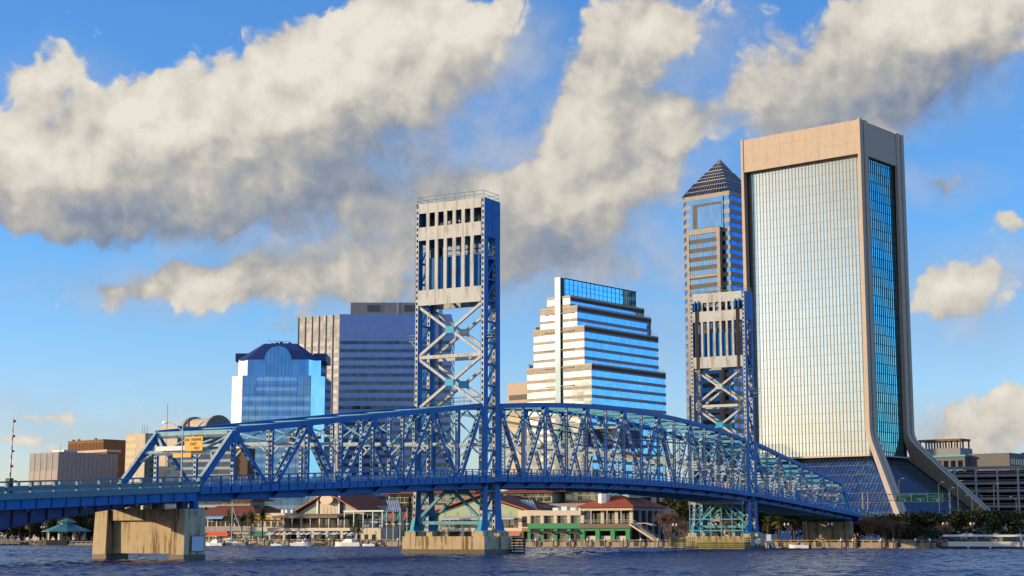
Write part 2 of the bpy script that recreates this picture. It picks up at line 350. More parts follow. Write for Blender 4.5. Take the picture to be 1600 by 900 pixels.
def thing(name, label, cat, loc=(0, 0, 0), rz=0.0, group=None):
    o = bpy.data.objects.new(name, None); COL.objects.link(o); o.location = loc; o.rotation_euler = (0, 0, rz)
    o.empty_display_size = .5
    return tag(o, label, cat, group)
KIDS = {}
def copy_tree(o, parent=None):
    c = o.copy(); COL.objects.link(c)
    if parent: c.parent = parent
    for ch in list(o.children): copy_tree(ch, c)
    return c
def dup(o, loc, rz=0.0, label=None, sc=None, group=None):
    c = copy_tree(o); c.location = loc; c.rotation_euler = (0, 0, rz)
    if sc is not None: c.scale = sc if isinstance(sc, tuple) else (sc, sc, sc)
    if label: c['label'] = label
    if group: c['group'] = group
    return c
def text_part(txt, size, loc, rot, m, parent, name='lettering', align='CENTER', ext=.012):
    cu = bpy.data.curves.new(name, 'FONT'); cu.body = txt; cu.size = size; cu.align_x = align; cu.align_y = 'CENTER'; cu.extrude = ext
    o = bpy.data.objects.new(name, cu); COL.objects.link(o); cu.materials.append(MT[m])
    o.location = loc; o.rotation_euler = rot; o.parent = parent
    return o

# ------------------------------------------------------------------ ground and water
def build_ground():
    m, nt, b = new_mat('river_water')
    tc = N(nt, 'ShaderNodeTexCoord'); P = tc.outputs['Object']
    def nz(vec, sc, det, ro=.5):
        n = N(nt, 'ShaderNodeTexNoise'); n.inputs['Scale'].default_value = sc; n.inputs['Detail'].default_value = det; n.inputs['Roughness'].default_value = ro
        nt.links.new(vec, n.inputs['Vector']); return n.outputs['Fac']
    mp = N(nt, 'ShaderNodeMapping'); mp.inputs['Rotation'].default_value = (0, 0, R(-25)); mp.inputs['Scale'].default_value = (.6, 1.0, 1); nt.links.new(P, mp.inputs['Vector'])
    Q = mp.outputs[0]
    h = M_(nt, 'ADD', M_(nt, 'MULTIPLY', nz(Q, .75, 3, .6), .5), M_(nt, 'MULTIPLY', nz(Q, 2.6, 3, .6), .22))
    gust = nz(P, .018, 4, .6)
    st = SM(nt, gust, .35, .65, .55, 1.0)
    bp = N(nt, 'ShaderNodeBump'); bp.inputs['Distance'].default_value = 1.0
    nt.links.new(h, bp.inputs['Height']); nt.links.new(st, bp.inputs['Strength']); nt.links.new(bp.outputs[0], b.inputs['Normal'])
    b.inputs['Base Color'].default_value = (.002, .03, .14, 1); b.inputs['Specular IOR Level'].default_value = .30; b.inputs['Specular Tint'].default_value = (.22, .52, 1.0, 1); b.inputs['Roughness'].default_value = .15; b.inputs['IOR'].default_value = 1.33
    # rippled surface where the river is seen, flat beyond
    import numpy as np
    x0, x1, y0, y1, st_ = -300.0, 140.0, -135.0, 149.0, .42
    nx, ny = int((x1 - x0) / st_) + 1, int((y1 - y0) / st_) + 1
    xs = np.linspace(x0, x1, nx); ys = np.linspace(y0, y1, ny); X, Y = np.meshgrid(xs, ys)
    rng = np.random.default_rng(4); Z = np.zeros_like(X)
    wx = X + 2.0 * np.sin(Y * .11 + 1.3) + 1.1 * np.sin(X * .23 + Y * .17); wy = Y + 2.2 * np.sin(X * .09) + 1.0 * np.sin(Y * .21 - X * .19)
    for i in range(46):
        lam = 1.2 * (4.4 / 1.2) ** rng.random(); th = rng.normal(-.9, .75); k_ = 2 * math.pi / lam
        Z += lam ** .8 * .0078 * np.sin(k_ * (wx * math.cos(th) + wy * math.sin(th)) + rng.random() * 6.283)
    gx = np.sin(X * .021 + 1.0 + .8 * np.sin(Y * .016)) * np.sin(Y * .035 - .4 + .9 * np.sin(X * .013))
    Z *= .80 + .32 * gx
    edge = np.minimum(np.minimum(X - x0, x1 - X), np.minimum(Y - y0, y1 - Y)); Z *= np.clip(edge / 6.0, 0, 1)
    co = np.stack([X, Y, Z], -1).reshape(-1, 3).astype(np.float32)
    ii = (np.arange(ny - 1)[:, None] * nx + np.arange(nx - 1)[None, :]).reshape(-1)
    q = np.stack([ii, ii + 1, ii + nx + 1, ii + nx], -1).astype(np.int32)
    far = np.array([(-6000, -1500, 0), (6000, -1500, 0), (6000, 150, 0), (-6000, 150, 0), (x0, y0, 0), (x1, y0, 0), (x1, y1, 0), (x0, y1, 0)], np.float32)
    n0 = len(co); co = np.concatenate([co, far]); fq = np.array([(0, 1, 5, 4), (1, 2, 6, 5), (2, 3, 7, 6), (3, 0, 4, 7)], np.int32) + n0
    q = np.concatenate([q, fq])
    me = bpy.data.meshes.new('river_water'); me.vertices.add(len(co)); me.vertices.foreach_set('co', co.ravel())
    me.loops.add(q.size); me.loops.foreach_set('vertex_index', q.ravel()); me.polygons.add(len(q))
    me.polygons.foreach_set('loop_start', np.arange(0, q.size, 4, dtype=np.int32)); me.polygons.foreach_set('loop_total', np.full(len(q), 4, np.int32))
    me.update(calc_edges=True); me.polygons.foreach_set('use_smooth', np.ones(len(q), dtype=bool)); me.materials.append(m)
    w = bpy.data.objects.new('river_water', me); COL.objects.link(w); tag(w, kind='structure')
    g = MB().add([(-6000, 148.6, 1.2), (6000, 148.6, 1.2), (6000, 9000, 1.2), (-6000, 9000, 1.2)], [(0, 1, 2, 3)]).build('ground', mat('city_ground', (.11, .105, .09), .9, var=.25, scale=.05))
    tag(g, kind='structure')
    rw = MB().box(-420, 260, 148.55, 156, .6, 1.28).build('riverwalk_path', mat('brick_walk', (.30, .17, .11), .85, var=.2, scale=2)); tag(rw, kind='structure')
    ld = MB().box(26, 260, 176, 184, .8, 1.26).build('shore_road', 'asphalt'); tag(ld, kind='structure')
build_ground()
# ------------------------------------------------------------------ the lift bridge
MID = 58.5; XT = 6.05
def z_rail(y):
    a = abs(y - MID)
    return 13.95 - .00032 * a * a if a < 78 else 13.95 - .00032 * 78 * 78 - .05 * (a - 78)
def z_walk(y): return z_rail(y) - 1.25
def z_chord(y): return z_rail(y) - 2.55            # centre of bottom chord
def z_road(y): return z_rail(y) - 1.55
def z_top(y):
    a = abs(y - MID)
    if a <= 53.5: return 25.4 - 2.55 * (a / 53.5) ** 2
    return 22.6 - (a - 58.5) * (22.4 - 15.2) / 60.0
def run(mb, fn, x0, x1, ys, z0, z1, m=0):
    """strip that follows the deck curve: section x0..x1, z offsets from fn"""
    rings = [[(x0, y, fn(y) + z0), (x1, y, fn(y) + z0), (x1, y, fn(y) + z1), (x0, y, fn(y) + z1)] for y in ys]
    return mb.loft(rings, m)
def deck_parts(root, Y0, ya, yb, node_ys, heavy=False, stringers=True):
    S = lambda mb, name, mats: shift(mb, Y0).build(name, mats, root)
    ys = [ya + (yb - ya) * i / 12 for i in range(13)]
    S(run(MB(), z_road, -5.6, 5.6, ys, -.25, 0), 'roadway', 'asphalt')
    for k in (-1, 1):
        a, b = sorted((k * 6.5, k * 7.75))
        S(run(MB(), z_walk, a, b, ys, -.12, 0), 'sidewalk', 'deepblue')
        # fascia beam
        a, b = sorted((k * 7.6, k * 7.78))
        fb = MB()
        if heavy:
            run(fb, z_walk, a, b, ys, -.55, .10, 1); a2, b2 = sorted((k * 7.3, k * 7.5)); run(fb, z_walk, a2, b2, ys, -1.55, -.555, 0)
            n = int((yb - ya) / 2.1)
            for i in range(n + 1):
                y = ya + (yb - ya) * i / n; z = z_walk(y); x2, x3 = sorted((k * 7.5, k * 7.58)); fb.box(x2, x3, y - .05, y + .05, z - 1.5, z - .57, 2)
        else:
            run(fb, z_walk, a, b, ys, -.72, .06, 0)
            a2, b2 = sorted((k * 7.5, k * 7.9)); run(fb, z_walk, a2, b2, ys, -.80, -.725, 0)
        S(fb, 'fascia_beam', ['blue', 'rail', 'deepblue'] if heavy else ['blue'])
        # railing
        rl = MB()
        sp = 3.2 if heavy else 1.88
        n = max(1, int((yb - ya) / sp)); xr = k * 7.69
        for i in range(n + 1):
            y = ya + (yb - ya) * i / n; z = z_walk(y)
            w = .16 if heavy else .09
            rl.box(xr - w, xr + w, y - w, y + w, z + (.1 if heavy else -.9), z + 1.18, 0)
        run(rl, z_walk, xr - .10, xr + .10, ys, 1.14, 1.25, 0)
        run(rl, z_walk, xr - .05, xr + .05, ys, .62, .70, 0)
        if heavy: run(rl, z_walk, xr - .05, xr + .05, ys, .30, .62, 0)
        else:
            run(rl, z_walk, xr - .04, xr + .04, ys, .18, .26, 0)
            nb = int((yb - ya) / .47)
            for i in range(nb):
                y = ya + (yb - ya) * (i + .5) / nb; z = z_walk(y); rl.box(xr - .02, xr + .02, y - .02, y + .02, z + .26, z + .62, 0)
        S(rl, 'railing', 'rail' if heavy else 'blue')
        # kerb rail beside the road
        a, b = sorted((k * 5.45, k * 5.6)); S(run(MB(), z_road, a, b, ys, .0, .75), 'kerb_rail', 'palebatten')
    for y in node_ys:
        z = z_road(y); fbm = MB()
        fbm.prism([(-XT + .35, z - .3), (-XT + .35, z - 1.55), (XT - .35, z - 1.55), (XT - .35, z - .3)], 'y', y - .2, y + .2)
        S(fbm, 'floor_beam', 'teal')
        for k in (-1, 1):
            br = MB().prism([(k * 6.5, z_walk(y) - .14), (k * 7.58, z_walk(y) - .14), (k * 7.58, z_walk(y) - .7), (k * 6.5, z_walk(y) - 1.5)], 'y', y - .1, y + .1)
            S(br, 'sidewalk_bracket', 'deepblue')
    if stringers:
        for x in (-4.2, -2.5, -.85, .85, 2.5, 4.2):
            st = MB(); run(st, z_road, x - .14, x + .14, ys, -.85, -.26); S(st, 'stringer', 'teal')
def shift(mb, Y0): mb.v = [(x, y - Y0, z) for x, y, z in mb.v]; return mb
def truss(root, Y0, ys, first_top, label_end=None):
    """two Warren trusses; ys = panel points, node i is on the top chord when (i + first_top) is odd"""
    S = lambda mb, name, mats: shift(mb, Y0).build(name, mats, root)
    top = lambda i: (i + first_top) % 2 == 1
    n = len(ys)
    for k in (-1, 1):
        X = k * XT
        i0 = 0 if first_top else 1; i1 = n - 1
        tops = [i for i in range(n) if i0 <= i <= i1]
        tc = MB()
        for a, b in zip(tops, tops[1:]):
            tc.bar((X, ys[a], z_top(ys[a])), (X, ys[b] + .02, z_top(ys[b])), .62, .74, (1, 0, 0))
        S(tc, 'top_chord', 'blue')
        bc = MB()
        for a in range(n - 1):
            bc.bar((X, ys[a], z_chord(ys[a])), (X, ys[a + 1] + .02, z_chord(ys[a + 1])), .6, .82, (1, 0, 0))
        S(bc, 'bottom_chord', 'blue')
        for a in range(n - 1):
            pa = (X, ys[a], z_top(ys[a]) - .3 if top(a) else z_chord(ys[a]) + .3)
            pb = (X, ys[a + 1], z_top(ys[a + 1]) - .3 if top(a + 1) else z_chord(ys[a + 1]) + .3)
            end = (a == 0 and not first_top)
            mb = MB()
            if end: mb.bar(pa, pb, .62, .72, (1, 0, 0), 0); mb.bar(Vector(pa) + Vector((0, -.37, .34)), Vector(pb) + Vector((0, -.37, .34)), .5, .03, (1, 0, 0), 1)
            else: mb.laced(pa, pb, .52, .56, cell=1.0, fill=.5)
            S(mb, 'end_post' if end else 'diagonal', ['blue', 'palebatten'])
        for i in range(1 if not first_top else 0, n):
            y = ys[i]
            mb = MB().laced((X, y, z_chord(y) + .35), (X, y, z_top(y) - .34), .40, .5, cell=.62, fill=.5)
            S(mb, 'vertical_post', ['blue', 'palebatten'])
            gp = MB()
            zt, zb = (z_top(y), z_chord(y))
            if top(i):
                for e in (-1, 1): gp.prism([(y - .8, zt - .1), (y + .8, zt - .1), (y + .55, zt - 1.3), (y - .55, zt - 1.3)], 'x', X + e * .32, X + e * .345)
            else:
                for e in (-1, 1): gp.prism([(y - .9, zb + .1), (y + .9, zb + .1), (y + .55, zb + 1.2), (y - .55, zb + 1.2)], 'x', X + e * .32, X + e * .345)
            S(gp, 'gusset_plate', 'blue')
    # sway frames, top struts, lateral bracing
    for i in range(1 if not first_top else 0, n):
        y = ys[i]; zt = z_top(y); zl = z_road(y) + 5.4
        xa, xb = -XT + .32, XT - .32
        S(MB().laced((xa, y, zt - .1), (xb, y, zt - .1), .5, .4, side=(0, 1, 0), cell=.8, pm=0, bm=1), 'top_strut', ['teal', 'palebatten'])
        if zt - zl > 2.0:
            sw = MB().bar((xa, y, zl), (xb, y, zl), .34, .38, (0, 1, 0), 0)
            zz = zt - .4
            for e in (-1, 1):
                sw.bar((e * xb, y, zl - 1.5), (e * (xb - 1.5), y, zl - .2), .2, .22, (0, 1, 0))
                sw.bar((0, y, zz), (e * xb, y, zl + .2), .2, .22, (0, 1, 0), 1)
            S(sw, 'sway_brace', ['palebatten', 'teal'])
        if i < n - 1:
            y2 = ys[i + 1]; z2 = z_top(y2)
            lb = MB()
            for e in (-1, 1): lb.bar((e * xa, y, zt + .06 * e), (e * xb, y2, z2 + .06 * e), .18, .14, (0, 0, 1))
            S(lb, 'lateral_brace', ['blue'])
    for i in range(n - 1):
        lb = MB(); ya, yb = ys[i], ys[i + 1]
        for e in (-1, 1): lb.bar((e * (-XT + .3), ya, z_chord(ya) - .2 + e * .13), (e * (XT - .3), yb, z_chord(yb) - .2 + e * .13), .3, .2)
        S(lb, 'bottom_lateral', 'teal')

def build_flank():
    Y0 = -34.0
    t = thing('truss_span', 'blue through-truss span between the stained concrete wall pier and the near lift tower', 'bridge span', (0, Y0, 0))
    ys = [-67.5 + 7.5 * i for i in range(9)] + [-.45]
    truss(t, Y0, ys, 0)
    deck_parts(t, Y0, -68.0, -.05, ys)
    # portal in the plane of the sloping end posts
    S = lambda mb, name, mats: shift(mb, Y0).build(name, mats, t)
    ya, yb = -67.5, -60.0; za, zb = z_chord(ya) + .3, z_top(yb) - .3
    P = lambda f, x: Vector((x, ya + (yb - ya) * f, za + (zb - za) * f))
    xa, xb = -XT + .3, XT - .3
    nrm = (P(1, 0) - P(0, 0)).cross(Vector((1, 0, 0))).normalized()
    pb = MB().bar(P(.99, xa), P(.99, xb), .45, .5, nrm, 0).bar(P(.70, xa), P(.70, xb), .4, .45, nrm, 0)
    for e in (-1, 1):
        pb.bar(P(.96, 0), P(.73, e * 3.0), .26, .28, nrm, 0); pb.bar(P(.97, e * 5.7), P(.74, e * 3.2), .26, .28, nrm, 0)
        pb.bar(P(.55, e * 5.7), P(.68, e * 4.6), .24, .26, nrm, 0)
    S(pb, 'portal_brace', ['palebatten'])
    return t
FL = build_flank()
def build_lift():
    Y0 = MID
    t = thing('lift_span', 'long arched blue lift span hung between the two lift towers', 'bridge span', (0, Y0, 0))
    ys = [5.45 + (111.55 - 5.45) * i / 14 for i in range(15)]
    truss(t, Y0, ys, 1)
    deck_parts(t, Y0, 5.15, 111.85, ys)
    S = lambda mb, name, mats: shift(mb, Y0).build(name, mats, t)
    h = MB().box(-4.2, 4.2, MID - 7, MID + 7, 19.2, 19.5, 0).box(-3.4, 3.4, MID - 5.2, MID + 5.2, 19.5, 22.2, 0).prism([(-3.8, 22.2), (3.8, 22.2), (3.4, 22.6), (-3.4, 22.6)], 'y', MID - 5.6, MID + 5.6, 1)
    for i in range(5):
        for e in (-1, 1): h.box(e * 3.41 - .02, e * 3.41 + .02, MID - 4.4 + i * 1.9, MID - 3.1 + i * 1.9, 20.4, 21.6, 2)
    for e in (-1, 1):
        for i in range(3): h.box(-2.6 + i * 2, -1.4 + i * 2, MID + e * 5.21 - .02, MID + e * 5.21 + .02, 20.4, 21.6, 2)
    S(h, 'machinery_house', ['deepblue', 'palebatten', 'dark'])
    r = MB()
    for e in (-1, 1):
        for z in (23.2, 23.7): r.path([(e * 4.1, MID - 7 + i * 2, z - 3.2) for i in range(8)], .04)
        for i in range(8): r.tube((e * 4.1, MID - 7 + 2 * i, 19.5), (e * 4.1, MID - 7 + 2 * i, 20.5), .04)
    S(r, 'walkway_railing', 'pale')
    cb = MB()
    for e in (-1, 1):
        for y in (6.5, 110.5):
            yy = MID - 7 if y < MID else MID + 7
            for q in (0, .5, 1): cb.tube((e * (2.4 + q), y, 22.3 - q * .2), (e * (2.4 + q), yy, 21.2), .05)
    S(cb, 'operating_rope', 'dark')
    return t
LS = build_lift()

# ---- lift tower: front (south) face at y=0, lift side at y=4.9
def build_tower():
    t = thing('lift_tower', 'near lift tower of pale and blue steel with seven slots under its roof rail', 'bridge tower')
    H, XO, XI, D = 55.3, 6.35, 5.75, 4.9
    PB = lambda mb, name, mats: mb.build(name, mats, t)
    def col_path(south):
        if south: return [(3.45, -.85, 1.3), (5.2, -.40, 1.25), (10, -.05, 1.2), (55.1, 0, 1.2)]
        return [(3.45, 3.5, 6.3), (5.2, 3.55, 5.6), (10, 3.55, 5.05), (55.1, 3.5, 4.9)]
    for k in (-1, 1):
        for south in (True, False):
            c = MB(); pr = col_path(south)
            xs = sorted((k * XI, k * XO))
            for xp in (xs[0] + .03, xs[1] - .03):   # two web plates
                c.loft([[(xp - .03, a, z), (xp + .03, a, z), (xp + .03, b, z), (xp - .03, b, z)] for z, a, b in pr], 0)
            for yi in (1, 2):                       # perforated cover plates on the two other faces
                for (z0, *q0), (z1, *q1) in zip(pr, pr[1:]):
                    L = z1 - z0; n = max(2, round(L / .92))
                    yo = (lambda z: q0[yi - 1] + (q1[yi - 1] - q0[yi - 1]) * (z - z0) / L)
                    ins = .03 if yi == 1 else -.03
                    for e in (-1, 1):
                        xm = (xs[0] + xs[1]) / 2 + e * .20
                        c.bar((xm, yo(z0) + ins, z0), (xm, yo(z1) + ins, z1), .14, .04, (1, 0, 0), 1)
                    for i in range(n):
                        za, zb = z0 + L * i / n, z0 + L * (i + .48) / n
                        xm = (xs[0] + xs[1]) / 2
                        c.bar((xm, yo(za) + ins, za), (xm, yo(zb) + ins, zb), .255, .036, (1, 0, 0), 1)
            o = PB(c, 'column', ['blue', 'pale'])
            z, a, b = pr[0]; sh = MB().box(xs[0] - .25, xs[1] + .25, min(a, b) - .15, max(a, b) + .15, 3.40, 3.62, 0)
            z, a, b = pr[0]
            yq = a if south else b; e = -1 if south else 1
            sh.prism([(yq + e * .02, 3.62), (yq + e * .09, 3.62), (yq - e * .36, 5.2), (yq - e * .43, 5.2)], 'x', xs[0] - .02, xs[1] + .02, 0)
            sh.build('base_shoe', 'cyan', o)
    # lacing on the east and west faces
    for k in (-1, 1):
        lc = MB(); X = k * 6.05
        zs = [49.2 - 3.34 * i for i in range(12)]
        for i, z in enumerate(zs):
            if z < 12.8 and z > 9.6: continue
            lc.bar((X, 1.2, z), (X, 3.52, z), .4, .28, (1, 0, 0))
            if i < len(zs) - 1: lc.bar((X, 1.2, zs[i + 1] + .2), (X, 3.52, z - .2), .3, .26, (1, 0, 0))
        PB(lc, 'lacing', 'blue'); lc = MB()
        lc.bar((X, 1.2, 9.6), (X, 3.6, 9.6), .4, .3, (1, 0, 0)).bar((X, 1.2, 6.6), (X, 3.6, 6.6), .4, .3, (1, 0, 0))
        lc.bar((X, 1.2, 6.8), (X, 3.55, 9.4), .3, .26, (1, 0, 0)).bar((X, 1.25, 3.9), (X, 3.55, 6.4), .3, .26, (1, 0, 0))
        PB(lc, 'lacing', 'blue')
        sp = MB(); x0, x1 = sorted((k * 6.352, k * 6.40)); sp.box(x0, x1, .02, 4.88, 49.2, 55.3)
        x0, x1 = sorted((k * 6.402, k * 6.43))
        for z in (51.3, 53.4): sp.box(x0, x1, .02, 4.88, z - .05, z + .05)
        sp.box(x0, x1, 2.4, 2.5, 49.25, 55.25)
        PB(sp, 'side_panel', 'blue')
        ld = MB(); X = k * 5.3
        for xx in (X - .22, X + .22): ld.tube((xx, 4.2, 13), (xx, 4.2, 48), .035)
        for i in range(100): ld.tube((X - .22, 4.2, 13.2 + i * .35), (X + .22, 4.2, 13.2 + i * .35), .02, n=4)
        PB(ld, 'ladder', 'rail')
    # south face: three pale bands with two rows of seven slots
    f0, f1 = -.06, .22
    for z0, z1 in ((53.75, 55.3), (49.35, 51.5), (38.85, 41.3)):
        PB(MB().box(-XI + .01, XI - .01, f0, f1, z0, z1, 0), 'header_panel', 'pale')
    n = 7; w = 2 * XI / n
    for i in range(1, n):
        x = -XI + i * w
        PB(MB().box(x - .29, x + .29, f0 + .012, f1 - .012, 51.5, 53.75).box(x - .29, x + .29, f0 + .012, f1 - .012, 41.3, 49.35), 'mullion', 'pale')
    # lift side: five slots between two sheave hoods
    b0, b1 = 4.68, 4.96
    for z0, z1 in ((53.2, 55.3), (49.0, 51.3), (38.85, 41.3)):
        PB(MB().box(-XI + .01, XI - .01, b0, b1, z0, z1, 0), 'header_panel', 'pale')
    for i in range(6):
        x = -3.6 + i * 1.44
        PB(MB().box(x - .24, x + .24, b0 + .012, b1 - .012, 51.3, 53.2).box(x - .24, x + .24, b0 + .012, b1 - .012, 41.3, 49.0), 'mullion', 'pale')
    for k in (-1, 1):
        for e in (-1, 1):
            sh = MB(); X = k * 4.7 + e * .42
            pts = [(3.9 + 1.5 * math.cos(a), 52.4 + 1.9 * math.sin(a)) for a in [math.pi * i / 12 for i in range(13)]]
            sh.prism(pts + [(2.4, 51.6), (5.4, 51.6)], 'x', X - .12, X + .12)
            PB(sh, 'sheave_hood', 'blue')
        w_ = MB(); 
        w_.v = []; 
        pr = [(1.2, -.5), (1.75, -.5), (1.75, -.35), (1.55, -.3), (1.55, .3), (1.75, .35), (1.75, .5), (1.2, .5)]
        nseg = 24
        rings = [[(k * 4.7 + b, 3.5 + a * math.cos(2 * math.pi * i / nseg), 52.3 + a * math.sin(2 * math.pi * i / nseg)) for a, b in pr] for i in range(nseg)]
        vs = [p for r_ in rings for p in r_]; m_ = len(pr)
        w_.add(vs, [(j * m_ + i, j * m_ + (i + 1) % m_, ((j + 1) % nseg) * m_ + (i + 1) % m_, ((j + 1) % nseg) * m_ + i) for j in range(nseg) for i in range(m_)])
        for a in range(4): w_.bar((k * 4.7, 3.5 + 1.3 * math.cos(a * math.pi / 4), 52.3 + 1.3 * math.sin(a * math.pi / 4)), (k * 4.7, 3.5 - 1.3 * math.cos(a * math.pi / 4), 52.3 - 1.3 * math.sin(a * math.pi / 4)), .15, .15)
        PB(w_, 'sheave', 'rust')
        rp = MB()
        for q in range(5): rp.tube((k * 4.7 - .3 + q * .15, 5.05, 25.5), (k * 4.7 - .3 + q * .15, 5.05, 52.0), .045, n=5)
        PB(rp, 'hoist_rope', 'rust')
        PB(MB().box(k * 4.75 - .42, k * 4.75 + .42, 4.98, 5.02, 41.3, 51.6), 'rope_guard_panel', 'rust')
    # counterweight and machinery
    cw = MB().box(-5.3, 5.3, 1.1, 3.9, 41.0, 46.6)
    for i in range(8): cw.box(-5.2 + i * 1.4, -4.9 + i * 1.4, .98, 1.1, 41.1, 46.5)
    PB(cw, 'counterweight', 'blue')
    mc = MB()
    for x in (-3.2, -1.0, 1.4, 3.4): mc.tube((x, 2.2, 52.1), (x + 1.2, 2.2, 52.1), .45, n=12).box(x, x + 1.3, 1.6, 2.8, 51.4, 51.7)
    mc.box(-5.6, 5.6, .4, 4.5, 51.2, 51.35).tube((-5, 3.0, 52.2), (5, 3.0, 52.2), .12)
    for z in (47.4, 48.1): mc.path([(x, .6, z) for x in (-5.6, 0, 5.6)], .05).path([(x, 4.4, z) for x in (-5.6, 0, 5.6)], .05)
    PB(mc, 'machinery', 'dark')
    # X bracing, south and lift faces
    for y, back in ((.35, 0), (4.5, 1)):
        for (zt, zb) in ((38.6, 30.9), (30.3, 22.6)):
            zc = (zt + zb) / 2
            for sx, sz in ((-1, zt), (1, zt), (-1, zb), (1, zb)):
                b = MB(); b.bar((sx * (XI - .1), y, sz), (sx * .55, y, zc + (sz - zc) * .08), .44, .42, (0, 1, 0))
                PB(b, 'cross_brace', 'pale')
            g = MB().prism([(-.8, zc - .55), (.8, zc - .55), (.8, zc + .55), (-.8, zc + .55)], 'y', y - .30, y + .30)
            PB(g, 'gusset_plate', 'pale' if (back and zt > 35) else 'cyan')
        PB(MB().bar((-XI, y, 30.6), (XI, y, 30.6), .5, .55, (0, 1, 0)), 'cross_strut', 'pale')
        # below the deck
        for sx in (-1, 1):
            PB(MB().bar((sx * .5, y, 9.8), (sx * (XI - .1), y, 5.2), .42, .42, (0, 1, 0)), 'cross_brace', 'teal')
        PB(MB().bar((-XI, y, 4.75), (XI, y, 4.75), .45, .5, (0, 1, 0)), 'cross_strut', 'teal')
        PB(MB().bar((-XI, y, 10.1), (XI, y, 10.1), .4, .55, (0, 1, 0)), 'cross_strut', 'teal')
        PB(MB().prism([(-1.1, 10.0), (1.1, 10.0), (.7, 9.2), (-.7, 9.2)], 'y', y - .25, y + .25), 'gusset_plate', 'teal')
    PB(MB().box(-XI, XI, .25, 4.65, 55.05, 55.2), 'roof_deck', 'rail')
    rl = MB(); x, a, b = 6.15, .1, 4.8
    for z in (55.85, 56.45): rl.path([(-x, a, z), (x, a, z), (x, b, z), (-x, b, z), (-x, a, z)], .035)
    for i in range(8): rl.tube((-x + i * 2 * x / 7, a, 55.2), (-x + i * 2 * x / 7, a, 56.45), .035).tube((-x + i * 2 * x / 7, b, 55.2), (-x + i * 2 * x / 7, b, 56.45), .035)
    PB(rl, 'roof_railing', 'rail')
    PB(MB().box(-1.6, .2, 1.5, 2.6, 55.2, 55.75).box(1.2, 1.7, 1.4, 1.9, 55.2, 55.6), 'roof_box', 'rust')
    for k in (-1, 1):
        pf = MB().box(*sorted((k * 6.42, k * 7.6)), .2, 1.6, 33.2, 33.3).bar((k * 6.42, .9, 32.0), (k * 7.5, .9, 33.2), .12, .12)
        for q in (33.7, 34.2): pf.path([(k * 6.42, .2, q), (k * 7.6, .2, q), (k * 7.6, 1.6, q), (k * 6.42, 1.6, q)], .04)
        PB(pf, 'service_platform', 'palebatten')
    wk = MB().box(-5.7, 5.7, 1.4, 3.4, 22.9, 23.0)
    for z in (23.6, 24.2): wk.path([(-5.7, 1.4, z), (5.7, 1.4, z)], .04).path([(-5.7, 3.4, z), (5.7, 3.4, z)], .04)
    for i in range(7): wk.tube((-5.7 + i * 1.9, 1.4, 23), (-5.7 + i * 1.9, 1.4, 24.2), .035).tube((-5.7 + i * 1.9, 3.4, 23), (-5.7 + i * 1.9, 3.4, 24.2), .035)
    PB(wk, 'walkway', 'rail')
    # deck through the tower
    ys = [0, 1.2, 2.45, 3.7, 4.9]
    PB(run(MB(), z_road, -5.6, 5.6, ys, -.5, -.02), 'roadway', 'asphalt')
    for k in (-1, 1):
        a, b = sorted((k * 6.45, k * 7.75)); PB(run(MB(), z_walk, a, b, ys, -.7, 0), 'sidewalk', 'blue')
        r = MB(); xr = k * 7.69
        run(r, z_walk, xr - .07, xr + .07, ys, 1.15, 1.24); run(r, z_walk, xr - .04, xr + .04, ys, .62, .7); run(r, z_walk, xr - .04, xr + .04, ys, .18, .26)
        for i in range(11): y = .1 + i * .47; r.box(xr - .025, xr + .025, y - .025, y + .025, z_walk(y), z_walk(y) + 1.15)
        PB(r, 'railing', 'blue')
    for y in (.7, 4.2): PB(MB().box(-5.7, 5.7, y - .25, y + .25, 10.3, 11.4), 'floor_beam', 'teal')
    return t
TW = build_tower()

# ---- girder approach spans (haunched), south and north
def build_approach(name_label, ya, yb, haunch):
    Y0 = (ya + yb) / 2
    t = thing('girder_span', name_label, 'bridge span', (0, Y0, 0))
    ys = [ya + (yb - ya) * i / max(2, int(abs(yb - ya) / 7.5)) for i in range(max(2, int(abs(yb - ya) / 7.5)) + 1)]
    deck_parts(t, Y0, ya, yb, ys, heavy=True, stringers=False)
    S = lambda mb, name, mats: shift(mb, Y0).build(name, mats, t)
    for x in (-5.4, -1.8, 1.8, 5.4):
        g = MB(); n = 24; rings = []
        for i in range(n + 1):
            y = ya + (yb - ya) * i / n; zt = z_road(y) - .30; zb = zt - haunch(y)
            rings.append([(x - .04, y, zb), (x + .04, y, zb), (x + .04, y, zt), (x - .04, y, zt)])
            if i < n:
                y2 = ya + (yb - ya) * (i + 1) / n; zb2 = z_road(y2) - .30 - haunch(y2)
                g.bar((x, y, zb), (x, y2, zb2), .5, .08, (1, 0, 0), 0)
        g.loft(rings, 0)
        k = int((yb - ya) / 2.4)
        for i in range(k + 1):
            y = ya + (yb - ya) * i / k; zt = z_road(y) - .34; g.box(x - .2, x + .2, y - .05, y + .05, zt - haunch(y) + .05, zt, 1)
        S(g, 'main_girder', ['deepblue', 'dark'])  # shade under the deck put into the darker blue
    return t
AP = build_approach('blue plate-girder approach span dipping out of the left edge of the picture', -150, -68.05, lambda y: 1.0 + 2.9 * min(1, max(0, (-y - 70) / 34.)) ** 1.5)
AN = build_approach('girder approach ramp descending beyond the far end of the truss towards the city', 185.05, 330, lambda y: 1.5)

# far copies, turned about mid-span
FN = dup(FL, (0, 2 * MID + 34, 0), math.pi, 'blue steel through-truss span sloping down from the far lift tower to the shore')
TN = dup(TW, (0, 2 * MID, 0), math.pi, 'far lift tower with rounded blue hoods and rusty rope panels before the skyscrapers')

